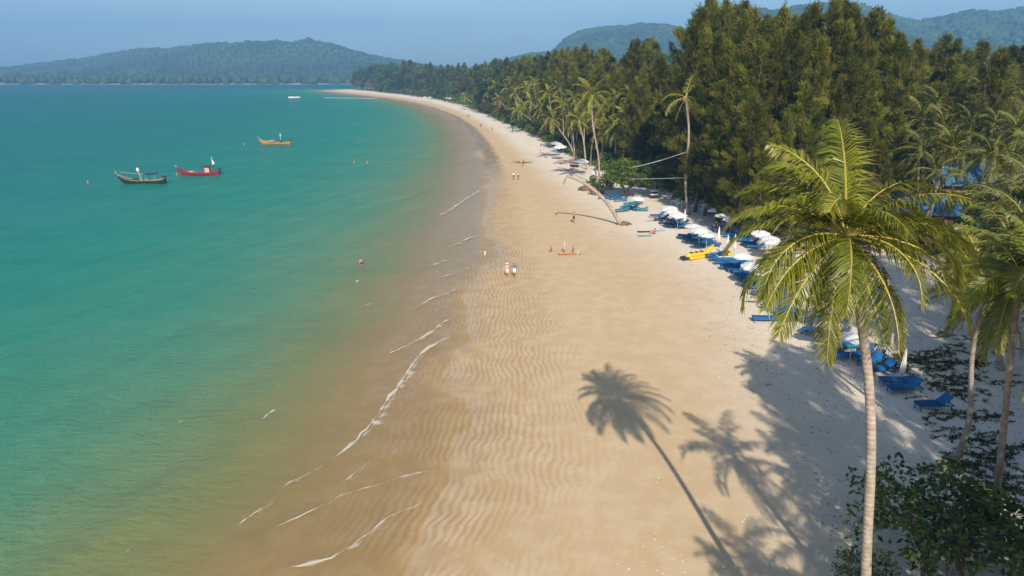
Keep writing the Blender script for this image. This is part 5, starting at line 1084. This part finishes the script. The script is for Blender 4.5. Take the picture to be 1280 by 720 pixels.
        for k in range(5): mb.add(v_ * np.array([0.55, 0.5, 0.4]) * r.uniform(0.7, 1.2) + np.array((1.2 + r.normal() * 0.5, r.normal() * 0.3, 0.85 + 0.3 * r.random())), [f_])
        obj('net_heap', mb, t, mats=M_net); mb = MB(); mb.box((-1.9, 0, 0.95), (0.6, 0.7, 0.8)); obj('engine_box', mb, t, mats=M_tarp)
        mb = MB(); mb.tube([(-1.9, 0, 0.8), (-1.9, 0, 3.6)], 0.05, 6); obj('mast', mb, t, mats=M_wp); mb = MB(); mb.box((-1.95, 0, 3.0), (0.35, 0.05, 0.7)); obj('flag', mb, t, mats=M_lb)
    return t
longtail(P(178, 229), 9.8, math.pi + 0.05, 'moored longtail boat with pale gunwale, black hull and dark flat awning', M_hulld, M_hulld, M_hullw, 'black')
longtail(P(249, 219), 9.4, math.pi + 0.10, 'moored crimson longtail boat with small salmon cabin and white mast', M_hullr, M_hullr, M_hullr, 'red')
longtail(P(344, 180.5), 10.2, math.pi + 0.04, 'moored amber longtail boat with net heap and pale blue flag', M_hully, M_hully, M_hullw, 'amber')
# speedboat
t = thing('speedboat', 'small white speedboat moored off the headland', 'boat', P(368, 123), 0.35); o = obj('hull', hull(11, 3.6, 1.9), t, (0, 0, -0.3), mats=M_wp, smooth=True)
mb = MB(); V = [(-1.8, -1.2, 1.55), (2.2, -0.9, 1.55), (2.2, 0.9, 1.55), (-1.8, 1.2, 1.55), (-1.4, -1.0, 2.7), (0.7, -0.8, 2.7), (0.7, 0.8, 2.7), (-1.4, 1.0, 2.7)]; mb.add(V, [(0, 1, 5, 4), (1, 2, 6, 5), (2, 3, 7, 6), (3, 0, 4, 7), (4, 5, 6, 7)]); obj('windscreen', mb, t, mats=M_tarp)
mb = MB(); mb.box((-0.9, 0, 2.78), (3.2, 2.2, 0.12)); obj('roof', mb, t, mats=M_tarp); mb = MB(); mb.box((-5.6, 0, 1.2), (0.6, 1.2, 1.3)); obj('outboard', mb, t, mats=M_engine)
# floating pontoon
a_, b_ = P(405, 122.5), P(472, 123.5); d = b_ - a_; ln = np.hypot(d[0], d[1]); k = 24
t = thing('floating_pontoon', 'long low white floating pontoon reaching out from the far beach', 'pontoon', a_, math.atan2(d[1], d[0]))
mb = MB(); mb.box((0, 0, 0.25), (ln / k * 0.5, 2.0, 0.45)); mb.box((0, 0, 0.5), (ln / k * 0.4, 1.7, 0.08)); FLT = mb.mesh('float_block', M_pole)
for i in range(k): obj('float_block', FLT, t, ((i + 0.5) * ln / k, 0, 0))
mb = MB(); v_, f_ = ico(); mb.add(v_ * np.array([0.22, 0.22, 0.25]), [f_]); mb.tube([(0, 0, 0.25), (0, 0, 0.5)], [0.08, 0.06], 6); BUOY = mb.mesh('buoy', plain('buoy_orange', (0.6, 0.22, 0.06), 0.5), True)
for u, v in [(110, 229), (305, 181), (282, 121.5), (443, 203.5), (459, 204), (221, 219)]:
    o = obj('buoy', BUOY, loc=P(u, v) + np.array([0, 0, 0.1])); tag(o, 'small orange mooring buoy floating in the bay', 'buoy', 'mooring buoys')

# ------------------------------------------------------------------ houses
M_wall = plain('white_wall', (0.72, 0.70, 0.66), 0.85, 0.08, 0.7); M_tile = plain('brown_tile', (0.16, 0.09, 0.06), 0.8, 0.25, 1.5); M_broof = plain('blue_sheet_roof', (0.045, 0.15, 0.32), 0.5, 0.15, 0.8); M_pane = plain('dark_pane', (0.03, 0.04, 0.05), 0.15, 0.1, 2.0, spec=0.6)
def house(pos, rz, W, D, Hw, Hr, roof_m, label, n_win=3, ribs=0):
    t = thing('house', label, 'house', pos, rz); mb = MB(); mb.box((0, 0, Hw / 2), (W, D, Hw)); obj('wall', mb, t, mats=M_wood if ribs else M_wall)
    mb = MB(); o_ = 0.9; V = [(-W / 2 - o_, -D / 2 - o_, Hw + 0.02), (W / 2 + o_, -D / 2 - o_, Hw + 0.02), (W / 2 + o_, D / 2 + o_, Hw + 0.02), (-W / 2 - o_, D / 2 + o_, Hw + 0.02), (-W / 2 - o_ + (D / 2 if not ribs else 0), 0, Hw + Hr), (W / 2 + o_ - (D / 2 if not ribs else 0), 0, Hw + Hr)]
    mb.add(V, [(0, 1, 5, 4), (2, 3, 4, 5), (1, 2, 5), (3, 0, 4), (0, 3, 2, 1)]); rf = obj('roof', mb, t, mats=roof_m)
    for i in range(ribs):
        x = -W / 2 - o_ + (i + 0.5) * (W + 2 * o_) / ribs; mb = MB(); mb.tube([(x, -D / 2 - o_, Hw + 0.05), (x, 0, Hw + Hr + 0.03)], 0.05, 4); obj('roof_rib', mb, rf, mats=roof_m)
    mb = MB(); mb.box((0, 0, Hw + Hr), (W * (0.5 if not ribs else 1.0), 0.25, 0.16)); obj('ridge_cap', mb, rf, mats=roof_m)
    for i in range(n_win):
        x = -W / 2 + (i + 0.5) * W / n_win; door = i == n_win // 2
        mb = MB(); h = 2.1 if door else 1.3; z = 1.05 if door else 1.6; mb.box((x, -D / 2 - 0.02, z), (1.3, 0.1, h)); w_ = obj('door' if door else 'window', mb, t, mats=M_wood); mb = MB(); mb.box((x, -D / 2 - 0.08, z), (1.1, 0.05, h - 0.2)); obj('pane', mb, w_, mats=M_pane)
    return t
hp = G(556, 121.5); house(hp + np.array([12, 14, 0]), -0.5, 17, 9, 6.5, 4.0, M_tile, 'white villa with brown hipped roof peeping between trees far up the beach', 5)
for (u, v, Y, W, D, Hw, Hr, lab) in [(1163, 243, 88, 8, 6, 3.4, 2.0, 'low house with bright blue sheet roof behind the tall palm crown'), (1214, 218, 97, 6, 7, 5.6, 3.0, 'taller house with bright blue sheet roof among the palms')]:
    c = PY(u, v, Y); house(on(c[0], Y + D / 2), -0.25, W, D, Hw, Hr, M_broof, lab, 4, 14)
for u, v, Y, lab in [(811, 88, 300, 'white house glimpsed high between the treetops'), (1143, 88, 210, 'pale house corner glimpsed behind the big casuarina clump')]:
    c = PY(u, v, Y); house((c[0], Y, c[2] - 12), 0.2, 9, 7, 10.5, 2.5, M_tile, lab, 3)
